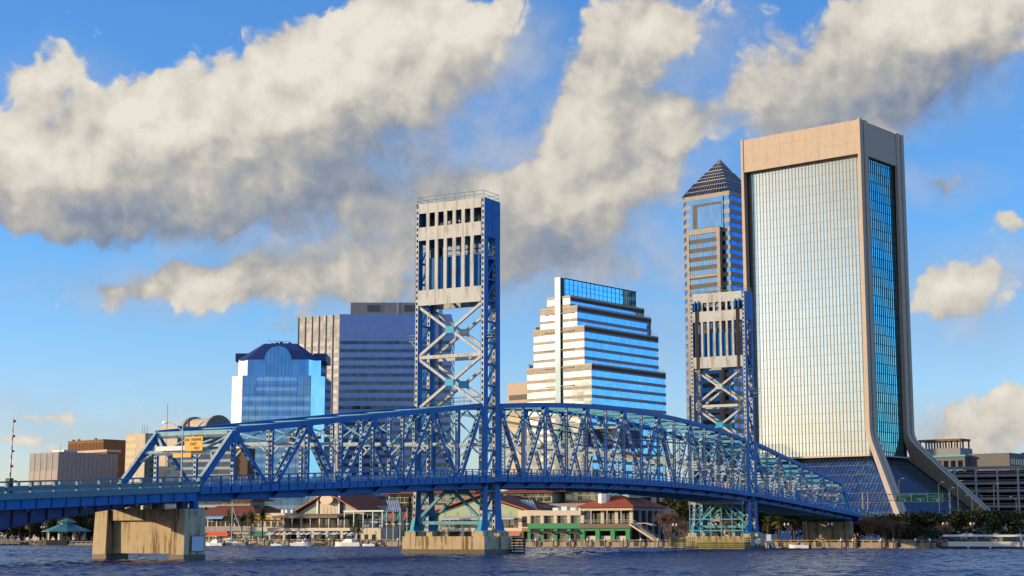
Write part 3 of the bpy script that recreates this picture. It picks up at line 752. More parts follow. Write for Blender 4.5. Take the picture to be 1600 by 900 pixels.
# ---- piers
def build_pier_south():
    t = thing('bridge_pier', 'sunlit concrete wall pier with recessed panel and brown stains, nearest the left edge', 'pier', (0, -67.6, 0))
    for k in (-1, 1):
        x0, x1 = (4.95, 6.85) if k > 0 else (-6.85, -4.95)
        o = 1 if k > 0 else -1
        p = MB().loft([[(x0 - (.15 if k < 0 else 0), -2.05, z), (x1 + (.15 if k > 0 else 0), -2.05, z), (x1 + (.15 if k > 0 else 0), 1.75, z), (x0 - (.15 if k < 0 else 0), 1.75, z)] if z < 2 else [(x0, -1.9, z), (x1, -1.9, z), (x1, 1.7, z), (x0, 1.7, z)] for z in (.62, 5.85)])
        leg = p.build('pillar', 'pier', t)
        MB().box(x0 - .16, x1 + .16, -2.06, 1.76, -3, .62).build('waterline_band', 'pierwet', leg)
    MB().box(-4.95, 4.95, -1.55, 1.4, 4.55, 5.80).build('cap_beam', 'pier', t)
    MB().box(-4.95, 4.95, -1.05, .9, .74, 4.55).build('wall_panel', 'pier', t)
    for x in (-5.4, -1.8, 1.8, 5.4):
        MB().box(x - .45, x + .45, -1.2, -.2, 5.85 if abs(x) > 5 else 5.8, z_road(-68) - .3 - 1.0 - .02).build('bearing_block', 'pier' if x < 5 else 'deepblue', t)
    for x in (-XT, XT): MB().prism([(x - .5, 5.85), (x + .5, 5.85), (x + .25, z_chord(-67) - .42), (x - .25, z_chord(-67) - .42)], 'y', .2, 1.0).build('bearing_shoe', 'blue', t)
    s = MB().box(7.03, 7.08, -.75, 1.35, 1.0, 2.7, 0).box(7.01, 7.035, -.85, 1.45, .92, 2.78, 1).build('notice_board', ['dot', 'rust'], t)
    return t
build_pier_south()
def build_pier_tower():
    t = thing('bridge_pier', 'long low concrete pier with rust streaks carrying the near lift tower', 'pier', (0, 2.45, 0))
    MB().box(-7.35, 7.35, -4.0, 4.3, .75, 2.7).build('pier_base', 'pier', t)
    MB().box(-7.45, 7.45, -4.1, 4.4, -3, .75).build('waterline_band', 'pierwet', t)
    for k in (-1, 1):
        for y in (-2.25, 2.6): MB().box(k * 6.05 - 1.0, k * 6.05 + 1.0, y - 1.55, y + 1.5, 2.7, 3.42).build('pedestal', 'pier', t)
    return t
PT = build_pier_tower()
dup(PT, (0, 2 * MID - 2.45, 0), math.pi, 'low concrete pier under the far lift tower, mostly hidden by timber fendering')
def build_fender(name, label, yf, x0, x1, m, sgn):
    t = thing(name, label, 'fender', (0, yf, 0))
    w = MB()
    for i in range(6): w.box(x0, x1, -.14, .14, .1 + i * .42, .33 + i * .42, 0)
    n = 9
    w.build('timber_planking', m, t)
    for i in range(n + 1):
        x = x0 + (x1 - x0) * i / n; MB().tube((x, .26, -2.5), (x, .26, 2.55), .10, n=8).build('pile', m, t)
    for xx in (x0, x1):
        s = MB()
        for i in range(6): s.box(xx - .14, xx + .14, *sorted((0, -sgn * -3.2 if sgn < 0 else -3.2)), .1 + i * .42, .36 + i * .42, 0)
        s.build('return_wall', m, t)
    return t
build_fender('timber_fender', 'dark creosoted timber fender wall beside the near tower pier', 9.2, -8.6, 8.2, 'timberdark', 1)
build_fender('timber_fender', 'sunlit yellow slatted timber fender in front of the far tower pier', 107.6, -8.5, 8.0, 'timber', -1)
def build_pier_north():
    t = thing('bridge_pier', 'rounded concrete land pier in evening sun beneath the shore end of the bridge', 'pier', (0, 183.6, 0))
    for x in (-5.2, 5.2):
        MB().lathe([(1.35, 1.0), (1.35, 6.4)], (x, 0, 0), 20).build('round_column', 'pier', t)
    MB().box(-4.2, 4.2, -.9, .9, 1.0, 4.9).build('wall_panel', 'pier', t)
    MB().box(-4.2, 4.2, -1.2, 1.2, 4.9, 6.35).build('cap_beam', 'pier', t)
    for x in (-5.4, 0, 5.4): MB().box(x - .4, x + .4, -.8, .8, 6.36 if abs(x) < 5 else 6.41, 6.8).build('bearing_block', 'cyan', t)
build_pier_north()
for i, y in enumerate((222, 262, 300)):
    t = thing('bridge_pier', ['concrete bent under the city-side ramp behind the bare trees', 'second concrete bent under the city-side ramp', 'last concrete bent under the city-side ramp'][i], 'pier', (0, y, 0))
    for x in (-4.5, 4.5): MB().box(x - .7, x + .7, -.7, .7, 1.0, z_road(y) - 2.6).build('pillar', 'pier', t)
    MB().box(-6, 6, -.8, .8, z_road(y) - 2.6, z_road(y) - 1.9).build('cap_beam', 'pier', t)

def build_service_frame():
    t = thing('steel_frame', 'teal latticed steel bent with crossed bars standing on the far tower pier under the deck', 'steel frame', (0, 109.3, 0))
    xs = [-6.0, -3.6, -1.2, 1.2, 3.6, 6.0]
    for x in xs: MB().box(x - .09, x + .09, -.09, .09, 2.4, 9.6).build('post', 'teal', t)
    for z in (3.9, 6.3): MB().box(-6.1, 6.1, -.16, .14, z - .12, z + .12).build('cross_strut', 'teal', t)
    for a, b, z0, z1 in ((0, 1, 6.4, 9.3), (4, 5, 6.4, 9.3), (0, 1, 4.0, 6.2), (4, 5, 4.0, 6.2)):
        for e in (0, 1): MB().bar((xs[a], .2 - .05 * e, z0 if e else z1), (xs[b], .2 - .05 * e, z1 if e else z0), .09, .09).build('cross_brace', 'teal', t)
    for sx in (-1, 1): MB().bar((sx * 3.5, .24, 6.4), (sx * 1.2, .24, 9.3), .1, .1).build('cross_brace', 'teal', t)
    gd = MB().box(-6.2, 6.2, -.18, .18, 9.4, 10.35)
    for i in range(8): gd.box(-6.1 + i * 1.74, -5.98 + i * 1.74, -.3, -.18, 9.45, 10.3)
    gd.build('plate_girder', 'palebatten', t)
    r = MB()
    for z in (6.9, 7.4): r.tube((-6, .3, z), (6, .3, z), .04)
    r.build('walkway_railing', 'teal', t)
build_service_frame()
for i, (x, y, z, w, h, lab) in enumerate([(9.6, 108.2, 1.2, 1.3, 1.0, 'small square pale notice board at the right end of the yellow timber fender'), (11.6, 109.5, 1.1, 1.0, 2.0, 'tall pale blue board on a post right of the square board by the far pier')]):
    t = thing('notice_board', lab, 'notice board', (x, y, 0))
    MB().box(-w / 2, w / 2, -.06, 0, z, z + h).build('board', 'dot', t)
    for e in (-1, 1): MB().box(e * w * .3 - .08, e * w * .3 + .08, 0, .16, -2, z + h * .8).build('post', 'timberdark', t)
# ------------------------------------------------------------------ skyline
GRID = R(-11.4)          # downtown street grid against the bridge axis
GZ = 1.2
MT['tan'] = mat('tan_precast', (.56, .44, .33), .8, var=.07, scale=.25, stain=(.35, .27, .2), stain_amt=.25)
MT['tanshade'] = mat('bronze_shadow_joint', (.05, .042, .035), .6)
MT['bronze'] = mat('bronze_mullion', (.13, .115, .09), .45, metal=.4)
MT['gl_silver'] = glass('silver_reflective_glass', (.46, .48, .44), .16, (1.4606, 1.4606, 3.62), .006, .08, line=(.30, .31, .28), lw=.05)
MT['gl_teal'] = glass('teal_reflective_glass', (.16, .62, .74), .06, (1.6, 1.6, 3.62), .012, .25, line=(.01, .03, .04), lw=.07)
MT['gl_slope'] = glass('dark_blue_sloped_glass', (.10, .26, .52), .10, (1.5, 1.5, 2.6), .02, .25)
MT['gl_fin'] = glass('pale_fin_glass', (.09, .115, .13), .2, (1.5, 1.5, 3.66), .012, .15)
MT['gl_crown'] = glass('bright_blue_glass', (.22, .62, .95), .05, (3, 3, 3), .01, .1)
MT['gl_blue'] = glass('blue_reflective_glass', (.16, .47, .86), .05, (1.5, 1.5, 3.66), .015, .14)
MT['gl_pale'] = glass('pale_reflective_glass', (.17, .195, .205), .2, (3.0, 3.0, 3.66), .012, .45)
MT['gl_deep'] = glass('deep_blue_glass', (.05, .18, .46), .06, (1.5, 1.5, 3.9), .015, .2)
MT['gl_mid'] = glass('mid_blue_glass', (.18, .33, .56), .05, (2.4, 2.4, 3.8), .018, .14)
MT['gl_light'] = glass('light_blue_glass', (.36, .48, .70), .07, (2.4, 2.4, 3.8), .018, .10)
MT['gl_dark'] = glass('dark_window_glass', (.10, .12, .14), .08, (1.8, 1.8, 3.5), .02, .3)
MT['gl_cyan'] = glass('cyan_glass', (.34, .66, .84), .10, (2.4, 2.4, 3.8), .02, .1)
MT['granite'] = mat('tan_granite_band', (.29, .235, .185), .55, var=.06, scale=.4)
MT['greytrim'] = mat('grey_and_shaded_granite', (.28, .26, .26), .45, var=.06, scale=.4)
MT['gl_tower'] = glass('pale_blue_window', (.20, .30, .38), .08, (1.2, 1.2, 3.95), .015, .12)
MT['tooth'] = mat('beige_grey_panel', (.17, .18, .20), .5, var=.04, scale=.3)
MT['lav'] = mat('shade_blue_spandrel', (.19, .26, .52), .25, metal=.8, var=.01, scale=.3)  # blue-violet of the shaded, sky-reflecting front put into the colour
MT['concgrey'] = mat('grey_concrete', (.36, .34, .32), .85, var=.08, scale=.4, stain=(.18, .16, .14), stain_amt=.4)
MT['beige'] = mat('beige_stone', (.60, .50, .36), .85, var=.07, scale=.3, stain=(.36, .3, .22), stain_amt=.3)
MT['brown'] = mat('brown_brick', (.28, .13, .05), .85, var=.08, scale=.6)
MT['redtile'] = mat('red_tile_roof', (.34, .07, .03), .8, var=.18, scale=1.2)
MT['darkred'] = mat('dark_red_and_shaded_roof', (.20, .055, .035), .8, var=.15, scale=1.2)
MT['cream'] = mat('cream_stucco', (.70, .60, .44), .85, var=.06, scale=.5)
MT['sage'] = mat('sage_green_panel', (.42, .50, .32), .8, var=.07, scale=.6)
MT['green'] = mat('green_painted_panel', (.05, .27, .11), .7, var=.08)
MT['gl_shop'] = glass('shop_window_glass', (.20, .19, .13), .10, (1.3, 1.3, 2.4), .05, .6, metal=.6)
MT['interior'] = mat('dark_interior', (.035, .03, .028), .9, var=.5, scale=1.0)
MT['tealroof'] = mat('teal_metal_roof', (.03, .20, .23), .5, var=.1)

def antenna(p, x, y, z, h, r=.09): MB().tube((x, y, z), (x, y, z + h), r, r * .5, 6).build('antenna', 'grey', p)

# --- tall bank tower with flared base
def tower_flared():
    W, D, H = 52.2, 35.1, 157 - GZ
    t = thing('skyscraper', 'tallest tan-framed skyscraper with flared base, pale gridded glass front and blank concrete crown', 'skyscraper', (-42.1, 362.4, GZ), GRID)
    zk = 39.0 - GZ
    def o(z): return 0 if z > zk + 3 else (.76 * (zk - z) if z < zk - 3 else .76 * (zk + 3 - z) ** 2 / 12)
    zs = [H, 90, zk + 3, zk + 1.5, zk, zk - 1.5, zk - 3, 20, 8, -1]
    def wid(z): return 1.0 + (H - z) / H * 1.1
    for sx in (0, 1):
        for sy in (0, 1):
            c = MB()
            for a, b, ins, mi in ((0, 2.3, 0, 0), (2.3, 3.2, .7, 1), (3.2, 6.0, 0, 0)):
                rings = []
                for z in zs:
                    f = o(z); w = wid(z)
                    fi = 0 if sy else f
                    x1, x0 = (f - ins, fi - w) if sx == 0 else (-W - fi + w, -W - f + ins)
                    ya, yb = (-f + a, -f + b) if sy == 0 else (D + f - b, D + f - a)
                    rings.append([(x0, ya, z), (x1, ya, z), (x1, yb, z), (x0, yb, z)])
                c.loft(rings[::-1], mi)
            c.build('corner_column', ['tan', 'tanshade'], t)
    zb = 143.7 - GZ
    cr = MB().box(-W + 1.05, -1.05, .25, 2.8, zb, H - .35).box(-W + 1.05, -1.05, D - 2.8, D - .25, zb, H - .35).box(-1.9, -.4, 6.02, D - 6.02, zb, H - .35).box(-W + .4, -W + 1.9, 6.02, D - 6.02, zb, H - .35)
    cr.build('crown_band', 'tan', t)
    pj = MB()
    for i in range(1, 9): pj.box(-W + i * W / 9 - .04, -W + i * W / 9 + .04, .235, .26, zb + .02, H - .4)
    for z in (zb + 4.4, zb + 8.8): pj.box(-W + 1.1, -1.1, .236, .26, z - .04, z + .04)
    pj.build('panel_joints', 'granite', t)
    MB().box(-W + 2, -2, 2.81, D - 2.81, zb - .5, H - 1.2).build('roof', 'concgrey', t)
    zg = 31.6 - GZ
    # south and north curtain walls, recessed between the columns
    for y0, s in ((3.0, -1), (D - 3.0, 1)):
        f = MB().box(-W + 1.9, -1.9, *sorted((y0, y0 - s * .5)), zg, zb + .5, 0); n = 33
        f.build('curtain_wall', ['gl_silver'], t)
        m = MB()
        for i in range(n + 1):
            x = -W + 2.0 + i * (W - 4.0) / n; m.box(x - .15, x + .15, *sorted((y0 + s * .001, y0 + s * .10)), zg, zb - .02, 0)
        m.build('mullions', 'bronze', t)
    for x0, s in ((-1.7, 1), (-W + 1.7, -1)):
        f = MB().box(*sorted((x0, x0 - s * .5)), 6.2, D - 6.2, zg, zb + .5, 0); n = 15
        f.build('curtain_wall', ['gl_teal'], t)
        m = MB()
        for i in range(n + 1):
            y = 6.2 + i * (D - 12.4) / n; m.box(*sorted((x0 + s * .001, x0 + s * .20)), y - .085, y + .085, zg, zb - .02)
        m.build('mullions', 'tanshade', t)
    # sloping glazing at the foot, four sides
    z0, z1 = -.5, zg
    dz = z1 - z0; sl_ = .92 * dz
    def slope(fn, L0, L1, spread, n):
        g = MB(); g.add([fn(L0, 0, z1), fn(L1, 0, z1), fn(L1 + spread, sl_, z0), fn(L0 - spread, sl_, z0), fn(L0, -1, z1), fn(L1, -1, z1), fn(L1 + spread, sl_ - 1, z0), fn(L0 - spread, sl_ - 1, z0)], [(0, 1, 2, 3), (7, 6, 5, 4), (0, 4, 5, 1), (1, 5, 6, 2), (2, 6, 7, 3), (3, 7, 4, 0)])
        g.build('sloped_glazing', 'gl_slope', t)
        m = MB(); st = (L1 - L0) / n
        k0 = int(spread / st)
        for i in range(-k0, n + k0 + 1):
            x = L0 + i * st
            ex = max(0, L0 - x, x - L1); a = ex / spread
            if a > .97: continue
            p0 = Vector(fn(x, sl_ * a + .12, z1 - dz * a)); p1 = Vector(fn(x, sl_ + .12, z0)); m.bar(p0, p1, .16, .2)
        for j in range(1, 9):
            a = j / 9; p0 = Vector(fn(L0 - spread * a, sl_ * a + .06, z1 - dz * a)); p1 = Vector(fn(L1 + spread * a, sl_ * a + .06, z1 - dz * a)); m.bar(p0, p1, .1, .12)
        m.build('mullions', 'bronze', t)
    slope(lambda u, d, z: (u, 2.9 - d, z), -W + 1.9, -1.9, sl_ - .6, 34)
    slope(lambda u, d, z: (u, D - 2.9 + d, z), -W + 1.9, -1.9, sl_ - .6, 34)
    slope(lambda u, d, z: (-1.6 + d, u, z), 6.2, D - 6.2, sl_ - 1, 15)
    slope(lambda u, d, z: (-W + 1.6 - d, u, z), 6.2, D - 6.2, sl_ - 1, 15)
    MB().box(-W + 1, -1, 1.0, 2.9, zg - .1, zg + .5).box(-1.5, .2, 6.1, D - 6.1, zg - .02, zg + .42).build('sill_ledge', 'tan', t)
    for x, y, h in ((-14, 8, 4.5), (-12.2, 8, 5), (-20, 9, 2.5), (-2.4, 4, 2.6), (-3.4, 5, 2.2), (-31, 10, 3), (-37, 10, 3.4)): antenna(t, x, y, H - 1.2, h + 1)
    MB().box(-24, -18, 5, 8, H - 1.2, H + .9).build('roof_box', 'rust', t)
    return t
tower_flared()

# --- pyramid-topped tower
def tower_pyramid():
    W, D, C = 27.6, 30.0, 4.6
    t = thing('skyscraper', 'pyramid-topped skyscraper with banded tan granite and blue glass behind the far lift tower', 'skyscraper', (-121.6, 432.6, GZ), GRID)
    H = 151 - GZ
    oct_ = lambda i=0: [(-W + C, 0 + i), (-.2 - i, 0 + i), (-i, .2 + i), (-i, D - i), (-C - i, D - i), (-W + i, D - i), (-W + i, C)]
    MB().prism(oct_(.25), 'z', 0, H - .1).build('curtain_wall', 'gl_deep', t)
    n = int((H - 4) / 3.95)
    for i in range(n):
        z = H - 2.0 - i * 3.95
        MB().prism(oct_(), 'z', z - (0 if i == 0 else 0), z + 1.9).build('spandrel_band', 'granite', t) if i < 36 else None
    # south front strips of paler glass, inset loggia and projecting bay
    sg = MB().box(-W + C + .1, -21.0 + .9, .12, .2, 0, H - 2)
    sg.box(-3.0, -.6, .12, .2, 0, H - 2); sg.build('corner_glazing', 'gl_tower', t)
    MB().box(-20.6, -3.4, -.25, .5, 134.8 - GZ, 149 - GZ).build('loggia_frame', 'gl_tower', t)
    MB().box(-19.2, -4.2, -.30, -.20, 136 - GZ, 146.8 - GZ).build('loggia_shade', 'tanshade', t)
    lg = MB().box(-16.6, -4.3, -.36, -.28, 136.1 - GZ, 145.6 - GZ, 0)
    for i in range(8): lg.box(-16.6 + i * 1.74 - .06, -16.6 + i * 1.74 + .06, -.42, -.36, 136.1 - GZ, 145.6 - GZ, 1)
    lg.build('loggia_window', ['gl_tower', 'bronze'], t)
    zt = 135.2 - GZ
    f = MB().box(-21.2, -4.0, -2.4, -.32, zt - 2.2, zt, 0).box(-21.2, -19.9, -2.4, -.32, 0, zt - 2.2, 0).box(-5.6, -4.0, -2.4, -.32, 0, zt - 2.2, 0)
    f.build('bay_frame', 'granite', t)
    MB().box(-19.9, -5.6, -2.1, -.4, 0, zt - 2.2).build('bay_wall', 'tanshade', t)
    for i in range(34):
        z = zt - 4.4 - i * 3.95
        if z < 0: break
        w = MB().box(-19.85, -5.65, -2.2, -2.1, z, z + 2.05, 0)
        for j in range(13): w.box(-19.8 + j * 1.175 - .05, -19.8 + j * 1.175 + .09, -2.32, -2.2, z, z + 2.05, 1)
        if i % 5 == 4: w.box(-19.88, -5.62, -2.36, -2.1, z - 1.1, z - .1, 2)
        w.build('window_band', ['gl_tower', 'granite', 'granite'], t)
    # stepped pyramid roof
    cx, cy = -W / 2, D / 2 - 1.0
    tiers = [(.93, 0, .62, 6.8), (.58, 7.2, .33, 12.0), (.29, 12.4, .0, 18.0)]
    for k, (a, z0, b, z1) in enumerate(tiers):
        hx, hy = W / 2 - .6, D / 2 - 1.2
        r = MB(); A = [(cx - hx * a, cy - hy * a), (cx + hx * a, cy - hy * a), (cx + hx * a, cy + hy * a), (cx - hx * a, cy + hy * a)]
        b_ = max(b, .012); B = [(cx - hx * b_, cy - hy * b_), (cx + hx * b_, cy - hy * b_), (cx + hx * b_, cy + hy * b_), (cx - hx * b_, cy + hy * b_)]
        r.loft([[(x, y, H + z0) for x, y in A], [(x, y, H + z1) for x, y in B]], 0)
        m = 16 - k * 5
        for s in range(4):
            p, q = A[s], A[(s + 1) % 4]; p2, q2 = B[s], B[(s + 1) % 4]
            for i in range(m + 1):
                u = i / m
                P0 = Vector((p[0] + (q[0] - p[0]) * u, p[1] + (q[1] - p[1]) * u, H + z0)); P1 = Vector((p2[0] + (q2[0] - p2[0]) * u, p2[1] + (q2[1] - p2[1]) * u, H + z1))
                r.bar(P0, P1, .22, .22, None, 1)
            for v in (.0, .35, .7):
                P = [Vector((A[s_][0] + (B[s_][0] - A[s_][0]) * v, A[s_][1] + (B[s_][1] - A[s_][1]) * v, H + z0 + (z1 - z0) * v)) for s_ in (s, (s + 1) % 4)]
                r.bar(P[0], P[1], .2, .2, None, 1 if v else 2)
        r.build('pyramid_roof', ['gl_dark', 'greytrim', 'palegrey'], t)
    return t
tower_pyramid()

# --- stepped tower
def tower_stepped():
    t = thing('office_tower', 'stepped ziggurat office tower with cream banded front and bright blue glass side', 'office tower', (-152.1, 358.4, GZ), GRID)
    D = 50.6; tops = [69.9, 85.4, 93.7, 98.0, 105.7]; W0 = 33.6; prev = 0
    def bands(x0, x1, z0, z1, cap, first):
        MB().box(x0 + .15, x1 - .15, .15, D - .15, z0 if z0 else 0, z1 - GZ - .1, 0).build('curtain_wall', 'gl_blue', t)
        MB().box(x0 + .2, x1 - .2, .04, .149, z0, z1 - GZ - .12, 0).build('south_glazing', 'gl_pale', t)
        z = z1 - GZ
        i = 0
        while z - cap > z0 + .3:
            h = cap if i == 0 else 1.25
            if i == 0: za, zb_ = z - h, z
            else: za, zb_ = z - h, z
            b = MB().box(x0, x1, -.06, .03, za, zb_, 0).box(x1 - .149, x1 + .05, .031, D - .03, za, zb_, 1).box(x0 - .05, x0 + .149, .031, D - .03, za, zb_, 0)  # east bands grey: shade on the tan granite put into their colour
            if i == 0: b.box(x0 - .06, x1 + .06, -.09, D + .05, zb_, zb_ + .55, 2).box(x1 + .051, x1 + .09, .1, D - .1, zb_ - 1.6, zb_ - .2, 3)
            b.build('spandrel_band', ['granite', 'greytrim', 'beige', 'tanshade'], t)
            z -= (cap + 2.35) if i == 0 else 3.66
            i += 1
    z0 = 0
    for i, zt in enumerate(tops[:4]):
        x1 = -3.55 * i; x0 = -W0 + 3.55 * i
        bands(x0, x1, z0, zt, 2.2 if i < 3 else .5, i == 0)
        rl = MB()
        if i < 3:
            for q in (1.1, 1.6): rl.path([(x1 - .3, .4, zt - GZ + q), (x1 - .3, D - .4, zt - GZ + q)], .04)
            for j in range(18): rl.tube((x1 - .3, .4 + j * 2.9, zt - GZ + .5), (x1 - .3, .4 + j * 2.9, zt - GZ + 1.6), .04)
            rl.build('terrace_railing', 'palegrey', t)
        z0 = zt - GZ - .6
    cz = tops[4] - GZ
    MB().box(-18.5, -14.2, .6, D - 1, z0, cz).build('crown_screen', MT['gl_crown'], t)
    m = MB()
    for i in range(18): m.box(-14.2, -14.08, 1 + i * (D - 2.6) / 17 - .05, 1 + i * (D - 2.6) / 17 + .05, z0, cz)
    for i in range(5): m.box(-14.2, -14.1, .6, D - 1, z0 + (cz - z0) * i / 4 - .05, z0 + (cz - z0) * i / 4 + .05)
    m.box(-18.6, -13.9, .5, D - .9, cz, cz + .35).build('crown_frame', 'dark', t)
    MB().box(-18.0, -15.3, -.75, .5, 0, cz + .6).build('vertical_fin', MT['gl_fin'], t)
    hb = MB()
    for i in range(10):
        z = 98 - GZ - 6.5 - i * 7.32; hb.box(-24, -9, -.55, -.1, z - .14, z + .14)
    hb.build('sunshade_bars', 'granite', t)
    ca = MB()
    for x in (-32.8, -31.8): ca.box(x - .3, x + .3, .8, 1.5, 69.9 - GZ + .5, 71.8 - GZ).tube((x, 1.0, 71.6 - GZ), (x - .3, -.2, 72.2 - GZ), .08)
    for x in (-29.2, -28.2): ca.box(x - .3, x + .3, .8, 1.5, 85.4 - GZ + .5, 87.2 - GZ)
    ca.build('cleaning_davits', 'dark', t)
    return t
tower_stepped()

# --- wide striped tower, front square to the view
def tower_striped():
    t = thing('office_tower', 'wide lavender-blue striped office tower with sawtooth sunlit corner and rooftop plant box', 'office tower', (-309, 408.3, GZ), R(YAW))
    W, D, H = 52.6, 46.0, 106.3 - GZ
    zig = [(0.0, 0.0)]
    x, y = 0, 0
    for i in range(6):
        zig.append((x - 2.75, y + 2.1)); zig.append((x - 3.55, y + 2.15)); x -= 3.55; y += 2.15
    poly = [(W, 0), (W, D), (x, D)] + zig[::-1]
    MB().prism(poly, 'z', 0, H).build('body', 'tooth', t); MB().box(.02, W - .02, -.02, .1, 0, H - .02).build('front_facade', 'lav', t)
    zs = 93.6 - GZ
    for i in range(24):
        z1 = zs - i * 3.82; z0 = z1 - 1.62
        if z0 < 1: break
        w = MB().box(.5, W + .02, -.03, .2, z0, z1, 0)
        n = 34
        for j in range(n + 1): w.box(.5 + j * (W - .5) / n - .05, .5 + j * (W - .5) / n + .05, -.05, -.03, z0, z1, 1)
        w.box(W - .1, W + .03, .3, D - .5, z0, z1, 0)
        w.build('window_band', ['gl_dark', 'dark'], t)
        x, y = 0, 0; s = MB()
        for k in range(6):
            d = Vector((-2.75, 2.1, 0)).normalized(); nrm = Vector((-d.y * -1, d.x, 0)); nrm = Vector((-2.1, -2.75, 0)).normalized()
            a = Vector((x, y, 0)) + d * .25 + nrm * .03; b = Vector((x - 2.75, y + 2.1, 0)) - d * .15 + nrm * .03
            s.bar((a.x, a.y, (z0 + z1) / 2), (b.x, b.y, (z0 + z1) / 2), .08, z1 - z0, (nrm.x, nrm.y, 0)); x -= 3.55; y += 2.15
        s.build('corner_window_band', 'greytrim', t)
    fr = MB()
    fr.box(6.5, 6.8, -.14, .0, 94.8 - GZ, 103.6 - GZ).box(6.5, W - 3, -.12, .0, 94.8 - GZ, 95.0 - GZ).box(6.8, W - 3, -.06, .0, 95.0 - GZ, 103.6 - GZ)
    fr.build('blank_sign_panel', 'lav', t)
    j = MB()
    for i in range(1, 17): j.box(i * W / 17 - .03, i * W / 17 + .03, -.012, .01, 94 - GZ, H)
    j.build('panel_joints', 'greytrim', t)
    MB().box(4.5, 44, 6, 30, H - .2, H + 6.4).build('plant_room', 'concgrey', t)
    for x0, x1 in ((12.5, 18.5), (30, 40.5)):
        lv = MB().box(x0, x1, 5.93, 6.0, H + 2.0, H + 5.2, 0)
        for i in range(8): lv.box(x0, x1, 5.88, 5.93, H + 2.1 + i * .4, H + 2.25 + i * .4, 1)
        lv.build('louvre', ['dark', 'grey'], t)
    MB().box(26.8, 27.2, 5.9, 6, H, H + 6.4).build('corner_strip', 'white', t)
    for x, h in ((6.5, 2.2), (20, 1.5), (28, 1.6), (38.6, 4.0)): antenna(t, x, 7, H + 6.4, h)
    return t
tower_striped()

# --- blue glass tower with arched crown
def tower_arched():
    t = thing('office_tower', 'blue mirrored office tower with dark arched hip roof and brilliant white sunlit edge', 'office tower', (-247.3, 259.6, GZ), R(YAW))
    W, H1, H2, H3 = 25.2, 61.6 - GZ, 67.6 - GZ, 74.1 - GZ; c = 4.7; D = 26
    oc = lambda x0, x1, y0, y1, k: [(x0, y0), (x1, y0), (x1 + k, y0 + k), (x1 + k, y1), (x0 - k, y1), (x0 - k, y0 + k)]
    MB().prism(oc(0, W, 0, D, c), 'z', 0, H1).build('lower_block', 'gl_mid', t)
    MB().prism(oc(1.7, W - 1.0, .3, D - 2, c - .6), 'z', H1, H2).build('upper_block', 'gl_mid', t)
    # chamfer faces; the left one is white, sun glare put into its colour
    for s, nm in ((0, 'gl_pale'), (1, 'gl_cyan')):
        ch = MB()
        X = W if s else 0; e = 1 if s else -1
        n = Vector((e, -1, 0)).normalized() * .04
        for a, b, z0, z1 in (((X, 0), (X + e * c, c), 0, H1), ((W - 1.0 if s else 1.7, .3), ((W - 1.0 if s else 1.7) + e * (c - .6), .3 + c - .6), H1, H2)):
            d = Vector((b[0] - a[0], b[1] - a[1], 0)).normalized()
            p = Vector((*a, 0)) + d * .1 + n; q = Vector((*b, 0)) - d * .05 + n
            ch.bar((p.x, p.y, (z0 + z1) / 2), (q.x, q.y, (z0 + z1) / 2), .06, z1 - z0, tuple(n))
        ch.build('chamfer_facade', nm if s else MT['glarepanel'], t)
    for i, (z, full) in enumerate([(60.9, 0), (57.2, 0), (53.6, 1), (50.1, 1), (46.6, 1), (43.1, 1), (39.6, 1), (36.1, 1), (32.6, 1), (29.1, 1), (25.6, 1), (22, 1), (18, 1), (14, 1)]):
        z -= GZ; x0, x1 = (.1, W - .1) if full else (5.0, 20.2)
        MB().box(x0, x1, -.05, .1, z - 1.35, z).build('window_band', 'gl_light', t)
    jn = MB()
    for i in range(11): jn.box(i * W / 10 - .04, i * W / 10 + .04, -.07, .05, 0, H1)
    for i in range(1, 15): jn.box(0, W, -.06, .05, H1 - i * 3.5 - .03, H1 - i * 3.5 + .03)
    jn.build('joint_grid', 'deepblue', t)
    rf = MB().loft([[(1.0 - c + 1.2, .8 + c * .3, H2), (.9, -.1, H2), (W - .6, -.1, H2), (W + c - 1.6, .8 + c * .3, H2), (W + c - 1.6, D - 2, H2), (1 - c + 1.2, D - 2, H2)],
                    [(6.6, 5.9, H3), (7.2, 5.5, H3), (18.6, 5.5, H3), (19.2, 5.9, H3), (19.2, D - 8, H3), (6.6, D - 8, H3)]])
    rf.build('hip_roof', MT['navyroof'], t)
    dr = MB(); cx, r, zc = 12.9, 5.0, H2 - .1
    pts = [(cx + r * math.cos(a), zc + r * math.sin(a)) for a in [math.pi * i / 20 for i in range(21)]] + [(cx - r, zc - 6), (cx + r, zc - 6)]
    dr.prism(pts, 'y', -.18, 7)
    dr.build('arched_bay', 'gl_mid', t)
    m = MB()
    for i in range(-3, 4): m.box(cx + i * 1.4 - .05, cx + i * 1.4 + .05, -.24, -.18, zc - 6, zc + math.sqrt(r * r - (i * 1.4) ** 2) - .1)
    m.build('arch_mullions', 'deepblue', t)
    for s in (-1, 1):
        x = cx + s * 14.6; MB().box(x - 2.4, x + 2.4, 7, D - 3, H2, H2 + 3.0).build('side_parapet', MT['navyroof'], t)
    pl = MB()
    for i in range(5): pl.box(9 + i * 1.6, 10.1 + i * 1.6, 8, 9.5, H3, H3 + .5 + .25 * (i % 3))
    pl.path([(8, 8, H3 + 1.3), (16, 8, H3 + 1.1), (17, 8, H3)], .06).build('roof_plant', 'dark', t)
    antenna(t, 7.8, 8, H3, 2.6, .06)
    return t
MT['glarepanel'] = mat('sun_glare_white', (.80, .79, .76), .35, var=.03)  # glare of the sun on the glass chamfer, painted as white
MT['navyroof'] = mat('navy_metal_roof', (.012, .05, .20), .42, var=.1)
tower_arched()

